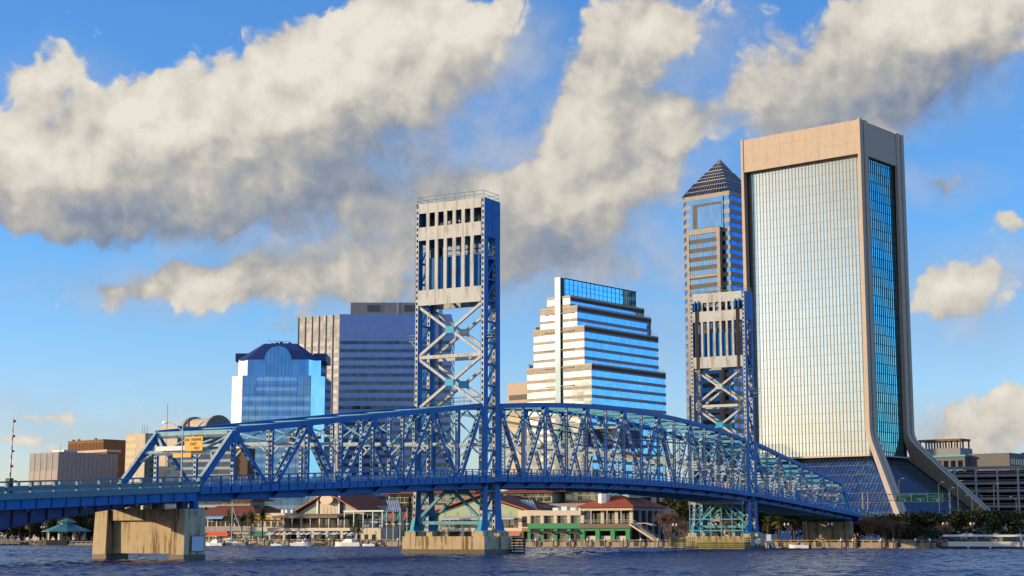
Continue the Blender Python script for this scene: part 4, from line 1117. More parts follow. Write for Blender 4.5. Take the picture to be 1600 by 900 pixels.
# --- low blocks on the left
def block_grey():
    t = thing('office_block', 'plain windowless pinkish-grey block with ribbed side left of the blue truss', 'building', (-320.2, 241.9, GZ), GRID)
    H = 34.5 - GZ
    MB().box(-19.6, 0, 0, 26.6, 0, H).build('wall', MT['pinkgrey'], t)
    r = MB()
    for i in range(1, 14): r.box(0, .12, i * 1.9 - .06, i * 1.9 + .06, 0, H - .2)
    r.build('panel_ribs', 'concgrey', t)
    for i in range(5):
        x = -19.2 + i * 3.9
        MB().box(x, x + 3.55, -.45, -.003, 0, H - 7).build('pier_panel', MT['pinkgrey'], t)
    lp = MB()
    for i in range(5): lp.box(-19.2 + i * 3.9, -15.65 + i * 3.9, -.30, -.003, H - 6.99, H - .3)
    lp.build('louvre_band', 'concgrey', t)
    MB().box(-11, -3, 4, 10, H, H + 1.0).build('roof_plant', 'palegrey', t)
    antenna(t, -2.2, 2, H, 3.2)
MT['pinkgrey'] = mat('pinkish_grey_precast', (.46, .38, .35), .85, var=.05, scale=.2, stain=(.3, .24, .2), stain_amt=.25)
block_grey()
def block_brown():
    t = thing('office_block', 'brown ribbed office block with a taller set-back upper storey behind the grey block', 'building', (-348, 295.1, GZ), GRID)
    H = 42.3 - GZ
    MB().box(-25.1, 0, 0, 14, 0, H - .01).build('upper_storey', 'brown', t)
    r = MB()
    for i in range(26): r.box(-25 + i, -24.8 + i, -.2, -.01, H - 8, H - .6)
    r.box(-25.3, .2, -.3, 14.2, H, H + .5).build('fins', 'brown', t)
    MB().box(-28, 12.5, -7, -.3, 0, 36.8 - GZ).build('lower_wing', MT['darkbrown'], t)
    c = MB().box(-28.2, 12.7, -7.3, -.28, 36.81 - GZ, 37.8 - GZ); c.build('cornice', 'beige', t)
    for i in range(6):
        z = 32.3 - GZ - i * 3.6; w = MB()
        for j in range(26): w.box(-27.5 + j * 1.53, -26.6 + j * 1.53, -7.06, -6.9, z, z + 2.2)
        for j in range(4): w.box(12.4, 12.56, -6.6 + j * 1.6, -5.8 + j * 1.6, z, z + 2.2)
        w.build('window_row', 'gl_dark', t)
    for x in (-24, -20, -8): MB().box(x, x + .8, 1, 2, H + .5, H + 1.2).build('roof_vent', 'dark', t)
MT['darkbrown'] = mat('dark_brown_stone', (.20, .11, .07), .85, var=.08, scale=.5)
block_brown()
def block_beige():
    t = thing('office_block', 'narrow cream slab tower with blank panelled front and dark side, just behind the truss portal', 'building', (-278.2, 242.4, GZ), GRID)
    H = 40.3 - GZ
    MB().box(-11.7, 0, 0, 6.0, 0, H).build('wall', 'beige', t)
    MB().box(.0, .14, .35, 5.9, 0, H - .3).build('dark_side_wall', 'gl_dark', t)
    pn = MB()
    for i in range(14):
        z = H - 2.6 - i * 2.7
        if z < 0: break
        pn.box(-11.2, -4.6 if i % 2 else -5.6, -.06, -.002, z, z + 1.5)
    pn.build('stone_panels', MT['yellowstone'], t)
    for x in (-4.5, -3.2, -1.7): antenna(t, x, 2, H, 3.2, .12)
    lm = MB().tube((-16, 22, 0), (-16, 22, 52), .18, .1, 5); lm.build('radio_mast', 'grey', t)
MT['yellowstone'] = mat('pale_yellow_stone', (.66, .55, .34), .8, var=.06)
block_beige()
def block_slats():
    t = thing('office_block', 'dark-windowed office block with white horizontal bands seen through the truss portal', 'building', (-272.5, 248.5, GZ), R(12))
    H = 33.5 - GZ
    MB().box(0, 26, 0, 18, 0, H).build('wall', 'gl_dark', t)
    for i in range(10):
        z = H - .2 - i * 2.75
        MB().box(-.12, 26.12, -.12, 18.1, z - .95, z).build('spandrel_band', 'palegrey', t)
    MB().box(26.2, 32, 1.0, 18, 0, H + 1).build('end_core', MT['darkbrown'], t)
block_slats()
def block_drum():
    t = thing('office_block', 'grey concrete building with round-arched barrel roof left of the blue mirrored tower', 'building', (-294.5, 279.1, GZ), GRID)
    H = 45.7 - GZ
    MB().box(-11.7, 0, 0, 40, 0, H).build('wall', 'beige', t)
    MB().box(.0, .2, .3, 40, 0, H - .2).build('side_wall', 'concgrey', t)
    zc, r = 43.4 - GZ, 7.4
    for y0, y1, nm, rr in ((12, 33, 'barrel_vault', r - .6), (33, 34.2, 'rear_arch', r)):
        pass
    arc = lambda rr, a=20: [(rr * math.cos(math.pi * i / a), zc + rr * math.sin(math.pi * i / a)) for i in range(a + 1)]
    # vault axis runs east-west; the east end shows as a big arch
    cy = 18.5
    MB().prism([(cy + x, z) for x, z in arc(r - .9)], 'x', -13.0, 2.4).build('barrel_vault', 'beige', t)
    for x0 in (-13.4, 1.6):
        ring = [(cy + x, z) for x, z in arc(r)]
        MB().prism(ring, 'x', x0, x0 + 1.3).build('end_arch', 'concgrey', t)
    MB().prism([(cy + x, z) for x, z in arc(3.2)], 'x', 2.88, 3.0).build('arched_window', 'gl_dark', t)
    MB().box(-6.0, -5.4, 9.6, 10.2, H, H + 3.6).build('chimney', 'rust', t)
block_drum()
def block_behind():
    t = thing('office_block', 'tan concrete block with one dark window slot standing left behind the stepped tower', 'building', (-212.1, 416.5, GZ), GRID)
    H = 70.4 - GZ
    MB().box(-12.3, 4, 0, 14, 0, H).build('wall', 'tan', t)
    for i in range(9):
        z = H - 7.6 - i * 5.2
        MB().box(-11.4, -.8, -.05, .1, z, z + (2.3 if i == 0 else 3.3)).build('window_slot', 'tanshade' if i == 0 else MT['yellowstone'], t)
block_behind()
def hotel():
    t = thing('hotel_block', 'beige mid-rise block with square windows rising behind the red-roofed pavilion', 'building', (-80.6, 216, GZ), R(-8))
    H = 17.6 - GZ
    MB().box(-9, 46, 0, 26, 0, H).build('wall', 'cream', t)
    for i in range(2):
        for j in range(9):
            x = -7 + j * 5.7 + (0 if j < 2 else 1.5)
            f = MB().box(x, x + 2.6, -.08, .1, 9.2 + i * 3.9, 11.4 + i * 3.9).build('window', 'gl_dark', t)
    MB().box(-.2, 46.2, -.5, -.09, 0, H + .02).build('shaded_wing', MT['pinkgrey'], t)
    for j in range(8):
        x = 6 + j * 5.0
        MB().box(x, x + 3.2, -.56, -.45, 9.6, 12.6).build('window', 'gl_dark', t)
hotel()
# --- right edge
def garage():
    t = thing('parking_garage', 'grey multi-storey parking garage with dark open decks at the right edge', 'parking garage', (-16.6, 467.5, GZ), 0)
    pts = [(-34, -3.5), (0, 0), (48, -2), (85, 12)]
    back = [(85, 50), (-34, 45)]
    H = 31.2 - GZ
    for i in range(10):
        z = H - i * 3.15
        MB().prism(pts + back, 'z', z - 3.15 + .5, z - 3.15 + .75).build('deck', 'concgrey', t)
        for k, (a, b) in enumerate(zip(pts, pts[1:])):
            MB().bar((*a, z - .6), (*b, z - .6), .2, 1.2, None).build('parapet', 'concgrey' if not (i == 0) else MT['pinkgrey'], t)
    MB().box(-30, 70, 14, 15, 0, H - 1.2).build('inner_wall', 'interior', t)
    for a, b in zip(pts, pts[1:]):
        L = math.hypot(b[0] - a[0], b[1] - a[1]); n = max(2, int(L / 7.5))
        for i in range(n):
            x, y = a[0] + (b[0] - a[0]) * (i + .5) / n, a[1] + (b[1] - a[1]) * (i + .5) / n
            MB().box(x - .35, x + .35, y - .12, y + .7, 0, H - .5).build('column', 'palegrey', t)
    for x in (14, 33): MB().tube((x, 4, H), (x, 4, H + 5.5), .12).box(x - .9, x + .9, 3.7, 4.3, H + 5.5, H + 5.8).build('roof_lamp', 'grey', t)
garage()
MT['shadestone'] = mat('shaded_stone', (.17, .16, .155), .85, var=.1, scale=.5)  # shade of the neighbouring skyscraper put into the stone colour
MT['shadetrim'] = mat('shaded_stone_trim', (.27, .27, .27), .85, var=.1, scale=.5)  # trim darkened for the same painted shade
def old_block():
    t = thing('office_block', 'old ornate grey stone building with rooftop pergola beside the flared skyscraper', 'building', (-53.9, 550.4, GZ), GRID)
    H = 39.5 - GZ
    MB().box(-30, 0, 0, 18, 0, H).build('wall', MT['shadestone'], t)
    MB().box(0.01, 20, 4, 22, 0, H + 1.2).build('brick_wing', MT['shadestone'], t)
    MB().box(-30.5, .5, -.6, 18, H, H + .8).box(-29, -.6, -.8, -.2, H - 6.4, H - 5.8).build('cornice', 'teal', t)
    for i in range(5):
        for j in range(8):
            x = -28.6 + j * 3.6; z = H - 5 - i * 4.6
            MB().box(x, x + 2.3, -.08, .1, z, z + 3.2).build('window', 'gl_dark', t)
    for i in range(4):
        for j in range(6): MB().box(20 - .02, 20.06, 5.5 + j * 2.7, 6.9 + j * 2.7, H - 4 - i * 4.4, H - 1.4 - i * 4.4).build('window', 'gl_dark', t)
    for j in range(9): MB().box(-28.4 + j * 3.5, -27.6 + j * 3.5, -.25, -.01, H - 20, H - 6.5).build('pilaster', MT['shadetrim'], t)
    MB().box(-26, -3, 2, 15, H + .8, H + 4.2).build('attic', MT['shadetrim'], t)
    pg = MB()
    for j in range(8): pg.box(-24 + j * 2.9, -23.4 + j * 2.9, 3, 3.6, H + 4.2, H + 7.6).box(-24 + j * 2.9, -23.4 + j * 2.9, 12, 12.6, H + 4.2, H + 7.6)
    pg.box(-24.4, -2.8, 2.6, 13.0, H + 7.6, H + 8.6).build('pergola', MT['darkbrown'], t)
    MB().lathe([(4, H + 4.2), (4, H + 9.6)], (-38, 4, 0), 20).build('water_tank', 'brown', t)
old_block()
def far_tower():
    t = thing('clock_tower', 'thin dark tower with a small orange lantern cut off by the right edge', 'tower', (-36.4, 606, GZ), GRID)
    H = 45.5 - GZ
    MB().box(-3.2, 4, 0, 7, 0, H - 3).build('shaft', MT['darkbrown'], t)
    MB().box(-3.5, 4.3, -.3, 7.3, H - 3, H - 2.2).build('cornice', 'brown', t)
    MB().lathe([(2.0, H - 2.2), (2.0, H + .6), (1.1, H + 2), (.15, H + 5)], (-.4, 2, 0), 10).build('lantern', 'brown', t)
far_tower()
# ------------------------------------------------------------------ shore: seawall, festival mall, trees, boats
G0 = 1.2
def seawall(name, label, x0, x1, m='seawall', top=1.9):
    t = thing(name, label, 'seawall', (0, 148.3, 0))
    w = MB().box(x0, x1, -.3, .25, -3, top - .55, 0).box(x0, x1, -.55, -.301, -3, .28, 0)
    w.build('wall', m, t)
    MB().box(x0, x1, -.36, .3, top - .2, top).build('coping', m, t)
    p = MB(); n = int((x1 - x0) / 1.9)
    for i in range(n + 1):
        x = x0 + (x1 - x0) * i / n; p.box(x - .16, x + .16, -.28, .22, top - .55, top - .2)
    p.build('balusters', m, t)
    for i in range(int((x1 - x0) / 9.2)):
        x = x0 + 5.4 + i * 9.2
        if x + 1.4 < x1: MB().box(x, x + 1.3, -.34, -.302, .32, top - .6).build('dark_recess', MT['darkpatch'], t)  # flat dark panel where the wall has a recess
    return t
MT['darkpatch'] = mat('dark_concrete', (.07, .06, .045), .9, var=.3)
seawall('seawall', 'long sandy concrete seawall with slotted parapet along the mall and the shore road', -199, 75)
def piling():
    t = thing('mooring_pile', 'white-capped timber mooring pile standing against the seawall', 'mooring pile', (0, 0, 0), group='white-capped piles along the seawall')
    MB().tube((0, 0, -3), (0, 0, 1.75), .24, .22, 8).build('shaft', MT['seawall'], t)
    MB().lathe([(.30, 1.7), (.30, 1.95), (.02, 2.35)], (0, 0, 0), 10).build('cap', 'white', t)
    return t
PL = piling(); PL.location = (-83, 147.3, 0)
for i, x in enumerate([-78.2, -73.4, -68.6, -63.8, -59, -54.2, -49.4, -44.6, -39.8, -35, -30.4, 15.0, 17.8, 24.2, 27.0, 32.0, 35.2, -176, -166, -156.5, -149, -142, -135, -127, -119, -105, -96, 66]):
    dup(PL, (x, 147.3, 0))

# ---- festival mall
def win_row(t, x0, x1, y, z0, z1, n, pier=.6, m='gl_shop', mul=True):
    w = (x1 - x0) / n
    for i in range(n):
        a, b = x0 + i * w + pier / 2, x0 + (i + 1) * w - pier / 2
        g = MB().box(a, b, y - .02, y + .08, z0, z1, 0)
        if mul:
            k = max(1, int((b - a) / 1.1))
            for j in range(1, k): g.box(a + (b - a) * j / k - .05, a + (b - a) * j / k + .05, y - .06, y - .02, z0, z1, 1)
            g.box(a, b, y - .06, y - .02, (z0 + z1) / 2 + .2, (z0 + z1) / 2 + .3, 1)
        g.build('window', [m, 'palegrey'], t)
def awning(t, x0, x1, y, z, dep, drop, m, name='awning'):
    a = MB().prism([(y, z), (y - dep, z - drop), (y - dep, z - drop - .3), (y, z - .12)], 'x', x0, x1)
    return a.build(name, m, t)
def gable_roof(t, x0, x1, y0, y1, ze, zr, m, edge='orange', th=.3):
    xm = (x0 + x1) / 2
    for s in (-1, 1):
        xe = x0 if s < 0 else x1
        MB().prism([(xe, ze), (xm, zr), (xm, zr - th * 1.2), (xe, ze - th)] if s < 0 else [(xm, zr), (xe, ze), (xe, ze - th), (xm, zr - th * 1.2)], 'y', y0, y1).build('roof', m, t)
        MB().prism([(xe, ze + .05), (xm, zr + .05), (xm, zr - .18), (xe, ze - .18)] if s < 0 else [(xm, zr + .05), (xe, ze + .05), (xe, ze - .18), (xm, zr - .18)], 'y', y0 - .12, y0 - .01).build('roof_edge', edge, t)
def hip_roof(t, x0, x1, y0, y1, ze, zt, inset, m):
    MB().loft([[(x0, y0, ze - .25), (x1, y0, ze - .25), (x1, y1, ze - .25), (x0, y1, ze - .25)], [(x0, y0, ze), (x1, y0, ze), (x1, y1, ze), (x0, y1, ze)],
               [(x0 + inset, y0 + inset, zt), (x1 - inset, y0 + inset, zt), (x1 - inset, y1 - inset, zt), (x0 + inset, y1 - inset, zt)]]).build('roof', m, t)
def column_row(t, xs, y, z0, z1, r, m='cream'):
    for x in xs: MB().box(x - r, x + r, y - r, y + r, z0, z1).build('column', m, t)

def mall_left():
    t = thing('mall_pavilion', 'red-roofed corner pavilion with cupola and pale blue awning at the left end of the mall', 'pavilion', (-180, 168, G0))
    MB().box(-10, 11, 0, 17, 0, 7.4).build('wall', 'cream', t)
    win_row(t, -9.6, 10.6, -.02, 4.4, 6.9, 6, .5, 'interior')
    MB().box(-10.2, 11.2, -.9, -.05, 3.0, 4.3).build('balcony_band', 'concgrey', t)
    MB().box(-10.2, 2, -1.0, -.06, 2.4, 2.98).build('red_fascia', 'red', t)
    win_row(t, -9.6, 10.6, -.03, .2, 2.3, 5, .4)
    awning(t, -6.8, 1.0, -.08, 8.2, 2.0, 1.3, MT['bluecanvas'])
    awning(t, -5, 3, -.95, 2.4, .9, .5, 'orange')
    hip_roof(t, -12, 13, -1.5, 18.5, 7.65, 10.6, 6, 'darkred')  # darker red puts the shade on this roof into its colour
    MB().box(-4.6, 5.6, 5, 12, 10.3, 12.0).build('cupola_wall', 'sage', t)
    win_row(t, -4.4, 5.4, 4.98, 10.9, 11.8, 5, .3)
    hip_roof(t, -6.8, 7.8, 3, 14, 12.2, 13.7, 3.5, 'darkred')
MT['bluecanvas'] = mat('pale_blue_canvas', (.22, .42, .70), .7, var=.05)
MT['greencanvas'] = mat('green_canvas', (.03, .22, .16), .7, var=.1)
MT['redcanvas'] = mat('salmon_canvas', (.62, .20, .14), .7, var=.08)
MT['yellowcanvas'] = mat('yellow_canvas', (.78, .45, .03), .7, var=.06)
MT['brownroof'] = mat('brown_terrace_roof', (.22, .15, .11), .8, var=.1)
mall_left()
def mall_link():
    t = thing('mall_wing', 'cream two-storey mall wing with yellow upper awnings and a green awning below', 'mall wing', (-166.5, 167, G0))
    MB().box(-2.4, 9.4, 0, 14, 0, 8.2).build('wall', 'cream', t)
    win_row(t, -2.2, 9.2, -.02, 4.3, 6.8, 5, .7)
    for i in range(5): awning(t, -2.1 + i * 2.28, -.2 + i * 2.28, -.08, 7.1, .9, .55, 'yellowcanvas')
    MB().box(-2.4, 9.4, -.7, -.05, 2.7, 4.1).build('balcony_band', 'cream', t)
    awning(t, -2.3, 6.2, -.72, 2.9, 1.4, 1.0, 'greencanvas')
    awning(t, 8.0, 12, -1.4, 3.2, 1.6, 1.1, 'orange')
    win_row(t, -2.2, 9.2, -.03, .2, 1.9, 5, .5)
    for i, x in enumerate((7.0, 8.4, 10.4)): MB().box(x - .35, x + .35, 2, 3, 8.2, 9.2).build('roof_vent', 'white', t)
mall_link()
def mall_gable():
    t = thing('mall_pavilion', 'sage-green gabled pavilion with blank oval sign, brown terrace roof and long balcony', 'pavilion', (-146, 168, G0))
    MB().box(-12, 24, 6, 26, 0, 8.4).build('wall', 'sage', t)
    MB().prism([(-11.2, 8.4), (10.6, 8.4), (-.3, 13.7)], 'y', 6, 26).build('gable_wall', 'sage', t)
    gable_roof(t, -12.2, 11.4, 4.6, 28, 8.6, 14.3, 'darkred')
    ov = MB(); n = 28
    ov.prism([(2.25 * math.cos(2 * math.pi * i / n), 12.0 + 1.35 * math.sin(2 * math.pi * i / n)) for i in range(n)], 'y', 4.0, 4.4)
    ov.build('oval_sign', MT['ovalsign'], t)
    MB().box(-3.2, 3.0, 5.4, 5.98, 7, 11.0).build('centre_bay', 'cream', t)
    for i in range(4): MB().prism([(-2.4 + i * 1.3, 7.6), (-1.7 + i * 1.3, 7.6), (-1.7 + i * 1.3, 9.4), (-2.05 + i * 1.3, 9.9), (-2.4 + i * 1.3, 9.4)], 'y', 5.32, 5.41).build('arched_window', MT['yellowstone'], t)
    for x in (-4.0, 3.6): MB().box(x - .3, x + .3, 5.2, 5.8, 7, 13).build('mast', 'white', t)
    dk = MB()
    for x in (-3.4, 4.3): dk.box(x - .3, x + .3, 5.5, 5.97, 6.6, 12.0)
    dk.build('dark_slots', 'interior', t)
    bl = MB()
    for i in range(8): bl.box(-11.0 + i * 2.9 - .04, -11.0 + i * 2.9 + .04, 5.96, 6.0, 4.2, 8.3)
    bl.build('panel_joints', 'green', t)
    # terrace
    MB().prism([(-4.4, 7.3), (6.0, 8.0), (6.0, 7.7), (-4.4, 6.6)], 'x', -13, 10).build('terrace_roof', 'brownroof', t)
    win_row(t, -12.6, 9.6, 2.0, 3.9, 6.4, 10, .35)
    MB().box(-14.5, 14.4, -4.6, 6, 3.0, 3.85).build('balcony_slab', 'cream', t)
    rl = MB()
    for z in (4.3, 4.75): rl.path([(-14.4, -4.5, z), (14.3, -4.5, z)], .05)
    for i in range(34): rl.tube((-14.4 + i * .87, -4.5, 3.85), (-14.4 + i * .87, -4.5, 4.75), .035)
    rl.build('balcony_railing', 'brownroof', t)
    column_row(t, [-12.5 + i * 3.2 for i in range(8)], -3.9, 3.85, 6.7, .10, 'white')
    column_row(t, [-13.5, -8.5, -3.5, 1.5, 6.5, 11.5], -4.0, 0, 3.0, .45, 'cream')
    MB().box(-13, 12, 1.9, 1.98, .1, 2.9).build('shop_front', 'gl_shop', t)
    MB().box(-12, 11, -3.0, -2.9, 2.1, 2.9).build('shop_fascia', 'sage', t)
    MB().box(14.5, 23.5, -2.6, 6, 0, 3.84).build('side_block', 'cream', t)
    for x in (15.5, 18, 20.5): MB().box(x, x + 1.2, -2.66, -2.55, .3, 2.0).build('door', 'interior', t)
    MB().box(11, 24.5, -3.0, 5.9, 8.3, 8.7).build('white_canopy', 'white', t)
    win_row(t, 11, 23.5, 5.95, 4.2, 7.9, 6, .4, 'gl_dark')
    column_row(t, [11.2, 14.4, 17.6, 20.8, 24], -2.7, 3.85, 8.3, .12, 'white')
    MB().box(14, 21, 1, 4, 5.2, 5.7).build('terrace_parasols', MT['bluecanvas'], t)
MT['ovalsign'] = mat('cream_oval_sign', (.82, .62, .42), .7, var=.03)
mall_gable()
def mall_rear(name, label, x0, x1, y0, zc, cat='mall hall'):
    t = thing(name, label, cat, ((x0 + x1) / 2, y0, G0))
    w = (x1 - x0) / 2
    MB().box(-w + .5, w - .5, 0, 24, 0, zc - 3.2).build('wall', 'concgrey', t)
    MB().loft([[(-w, -3, zc - 5.4), (w, -3, zc - 5.4), (w, 24, zc - 5.4), (-w, 24, zc - 5.4)], [(-w + 1.5, 6, zc - 2.4), (w - 1.5, 6, zc - 2.4), (w - 1.5, 24, zc - 2.4), (-w + 1.5, 24, zc - 2.4)]]).build('lower_roof', 'darkred', t)
    MB().box(-w + 2, w - 2, 6.5, 23, zc - 2.5, zc + .3).build('clerestory_wall', 'sage', t)
    win_row(t, -w + 2.3, w - 2.3, 6.48, zc - 2.1, zc, max(4, int(w * 2 / 3)), .3, 'gl_shop')
    hip_roof(t, -w + .6, w - .6, 4.5, 25, zc + .5, zc + 2.2, 5, 'darkred')
    return t
mall_rear('mall_hall', 'long rear mall hall with clerestory windows, behind the flagpoles', -140, -106, 186, 13.6)
mall_rear('mall_hall', 'rear mall hall with clerestory windows above a dark red roof, right of the near tower', -101, -82, 188, 13.4)
mall_rear('mall_hall', 'small rear mall hall with sage clerestory and dark red roof beside the beige hotel block', -84, -68, 192, 13.8)
def skylight(label, x, y, z, n=6):
    t = thing('skylight_canopy', label, 'skylight', (x, y, G0))
    for i in range(n): MB().bar((i * .75, 0, z), (i * .75 + 5.5, -7, z - 3.2), .09, .12).build('rib', 'white', t)
    MB().add([(0, 0, z - .1), (4.2, 0, z - .1), (9.7, -7, z - 3.3), (5.5, -7, z - 3.3), (0, 0, z - .2), (4.2, 0, z - .2), (9.7, -7, z - 3.4), (5.5, -7, z - 3.4)], [(0, 1, 2, 3), (7, 6, 5, 4), (0, 4, 5, 1), (1, 5, 6, 2), (2, 6, 7, 3), (3, 7, 4, 0)]).build('glazing', 'gl_deep', t)
skylight('sloping glass skylight with white ribs above the rear hall near the flagpoles', -134, 185.5, 12.0)
skylight('sloping glass skylight with white ribs beside the second gable right of the near tower', -89.5, 185.5, 11.6)
def mall_gable_two():
    t = thing('mall_pavilion', 'gabled sage pavilion half hidden behind the near tower pier with salmon awnings', 'pavilion', (-95, 170, G0))
    MB().box(-14, 14, 4, 24, 0, 8.2).build('wall', 'sage', t)
    MB().prism([(-13.6, 8.2), (13.6, 8.2), (0, 12.2)], 'y', 4, 24).build('gable_wall', 'sage', t)
    gable_roof(t, -14.8, 14.8, 2.8, 25, 8.6, 13.0, 'darkred')
    for i in range(6): MB().box(-12 + i * 4.2 - .05, -12 + i * 4.2 + .05, 3.95, 4.0, 5, 8.3).build('panel_joint', 'green', t)
    win_row(t, -12, 12.6, 2.0, 3.9, 6.2, 9, .4)
    awning(t, -10, 12.6, 2.4, 7.0, 3.4, .7, 'palegrey', 'terrace_roof')
    MB().box(-14, 16.6, -3.4, 4, 2.8, 3.75).build('balcony_slab', 'cream', t)
    rl = MB()
    for z in (4.2, 4.6): rl.path([(-13.9, -3.3, z), (16.4, -3.3, z)], .05)
    for i in range(30): rl.tube((-13.9 + i, -3.3, 3.75), (-13.9 + i, -3.3, 4.6), .04)
    rl.build('balcony_railing', 'brownroof', t)
    column_row(t, [-12, -7, -2, 3, 8, 13, 16], -2.8, 0, 2.8, .45)
    MB().box(-13.5, 16, 1.4, 1.5, .1, 2.7).build('shop_front', 'gl_shop', t)
    awning(t, 2.4, 9.6, -3.45, 2.7, 1.0, .7, 'redcanvas'); awning(t, 11, 16.6, -3.45, 2.9, 1.3, .95, 'redcanvas')
    MB().box(13.0, 20, 1, 12, 3.75, 8.4).build('stair_tower', 'cream', t)
    MB().box(14.2, 17.8, .92, 1.02, 4.0, 6.8).build('dark_window', 'interior', t)
mall_gable_two()
def mall_green():
    t = thing('mall_wing', 'cream two-storey mall wing with green painted ground floor and four big upper windows', 'mall wing', (-76, 166, G0))
    L = 15.6
    MB().box(0, L, .6, 14, 0, 8.0).build('wall', 'cream', t)
    MB().box(-.3, L, -.5, .6, 6.9, 8.2).build('parapet', 'cream', t)
    for i in range(5): MB().box(-.3 + i * 3.95, .7 + i * 3.95, -.45, .58, 4.9, 6.88).build('pier', 'cream', t)
    win_row(t, .8, L, .55, 4.9, 6.9, 4, .2, 'gl_shop')
    MB().box(-.1, L, -.6, .58, 3.5, 4.88).build('green_band', 'green', t)
    for i in range(5): MB().box(-.2 + i * 3.95, .7 + i * 3.95, -.4, .58, 0, 3.48).build('green_pier', 'green', t)
    for i in range(4): awning(t, .8 + i * 3.95, 3.7 + i * 3.95, -.42, 3.1, 1.1, .55, 'dark')
    win_row(t, .5, L, .52, .2, 2.6, 4, .9, 'gl_shop')
    for i in range(4): MB().box(5 + i * 2.6, 6.6 + i * 2.6, 4, 6, 8.0, 9.0 + .3 * (i % 2)).build('roof_unit', 'white', t)
mall_green()
def mall_right():
    t = thing('mall_pavilion', 'red hip-roofed pavilion with cupola and white rooftop box at the right end of the mall', 'pavilion', (-60.2, 166, G0))
    L = 14.2
    MB().box(0, L, 2.4, 20, 0, 8.4).build('wall', 'interior', t)
    MB().box(-.6, L + .3, -.2, .9, 8.1, 9.1).build('fascia', 'cream', t)
    MB().box(L - .8, L + .32, .91, 20, 8.1, 9.1).build('side_fascia', MT['pinkgrey'], t)
    hip_roof(t, -1.2, L + .9, -.9, 21, 9.15, 12.0, 6.2, 'redtile')
    MB().box(4.4, 10.6, 6, 13, 11.5, 12.9).build('cupola_wall', 'cream', t)
    win_row(t, 4.5, 10.5, 5.98, 11.9, 12.7, 4, .3, 'gl_teal')
    hip_roof(t, 2.8, 12.2, 4.4, 15, 13.1, 14.6, 3.4, 'redtile')
    MB().lathe([(1.65, 9.9), (1.65, 12.35), (1.5, 12.45)], (5.2, 2.4, 0), 8).build('roof_box', 'white', t)
    MB().box(-.2, L + .2, -1.2, 2.4, 3.6, 4.7).build('balcony_band', 'brownroof', t)
    rl = MB()
    for z in (5.2, 5.65): rl.path([(0, -1.1, z), (L, -1.1, z)], .05)
    for i in range(18): rl.tube((i * L / 17, -1.1, 4.7), (i * L / 17, -1.1, 5.65), .035)
    rl.build('balcony_railing', 'palegrey', t)
    for i, x in enumerate((1.0, 5.2, 9.2, 13.4)): MB().box(x - .45, x + .45, 1.2, 2.0, 4.71, 8.1).build('pier', 'cream', t)
    for x in (3, 7.6, 11.6): MB().box(x - .12, x + .12, -1.0, -.76, 4.7, 8.1).build('post', 'palegrey', t)
    win_row(t, .6, L - .6, 2.36, 4.9, 7.4, 6, .6, 'gl_shop')
    for i in range(4): MB().box(-.1 + i * 4.3, 1.1 + i * 4.3, -.9, .4, 0, 3.58).build('green_pier', 'green', t)
    MB().box(-.1, L, -.85, .3, 2.9, 3.57).build('green_band', 'green', t)
    for i in range(3): MB().box(1.2 + i * 4.3, 4.1 + i * 4.3, -.2, .2, .2, 1.6).build('planter_wall', 'cream', t)
    for y in (4, 8, 12, 16): MB().box(L + .02, L + .5, y, y + .7, 0, 8.1).build('side_column', MT['pinkgrey'], t)
mall_right()
def stairs():
    t = thing('outdoor_stair', 'pale straight stair with handrails and curved hood coming down from the right pavilion balcony', 'stair', (-45.8, 165, G0))
    a, b = Vector((0, 0, 4.6)), Vector((7.6, 0, .1))
    for y in (-1.1, 1.1): MB().bar(a + Vector((0, y, 0)), b + Vector((0, y, 0)), .14, .42, (0, 1, 0)).build('stringer', 'cream', t)
    tr = MB()
    for i in range(18):
        p = a + (b - a) * (i + .5) / 18; tr.box(p.x - .2, p.x + .2, -1.0, 1.0, p.z, p.z + .06)
    tr.build('treads', 'brownroof', t)
    for y in (-1.1, 1.1):
        r = MB().tube(a + Vector((-.2, y, 1.2)), b + Vector((0, y, 1.0)), .06)
        for i in range(6): p = a + (b - a) * i / 5; r.tube((p.x, y, p.z), (p.x, y, p.z + 1.05), .04)
        r.build('handrail', 'palegrey', t)
    arc = MB(); pts = [(2.2 + 4.4 * i / 10, -1.3, 3.9 + .9 * math.sin(math.pi * (.3 + .6 * i / 10))) for i in range(11)]
    for y in (-1.3, 1.3): arc.path([(p[0], y, p[2]) for p in pts], .09)
    for p in pts: arc.tube((p[0], -1.3, p[2]), (p[0], 1.3, p[2]), .04)
    arc.build('curved_hood', 'white', t)
stairs()
def parasol(x, y, lab):
    pass
PR = thing('cafe_parasol', 'white cafe parasol on the riverside terrace below the long balcony', 'parasol', (0, 0, 0), group='white parasols on the mall terrace')
MB().lathe([(1.35, 2.0), (1.36, 2.08), (.03, 2.75)], (0, 0, 0), 8).build('canopy', 'white', PR)
MB().tube((0, 0, 0), (0, 0, 2.6), .04).lathe([(.3, 0), (.3, .08)], (0, 0, 0), 10).build('pole', 'grey', PR)
PR.location = (-157, 160.4, G0)
for i in range(1, 15): dup(PR, (-157 + i * 2.05 + random.uniform(-.4, .4), 159.8 + random.uniform(-.9, .9), G0), random.random())

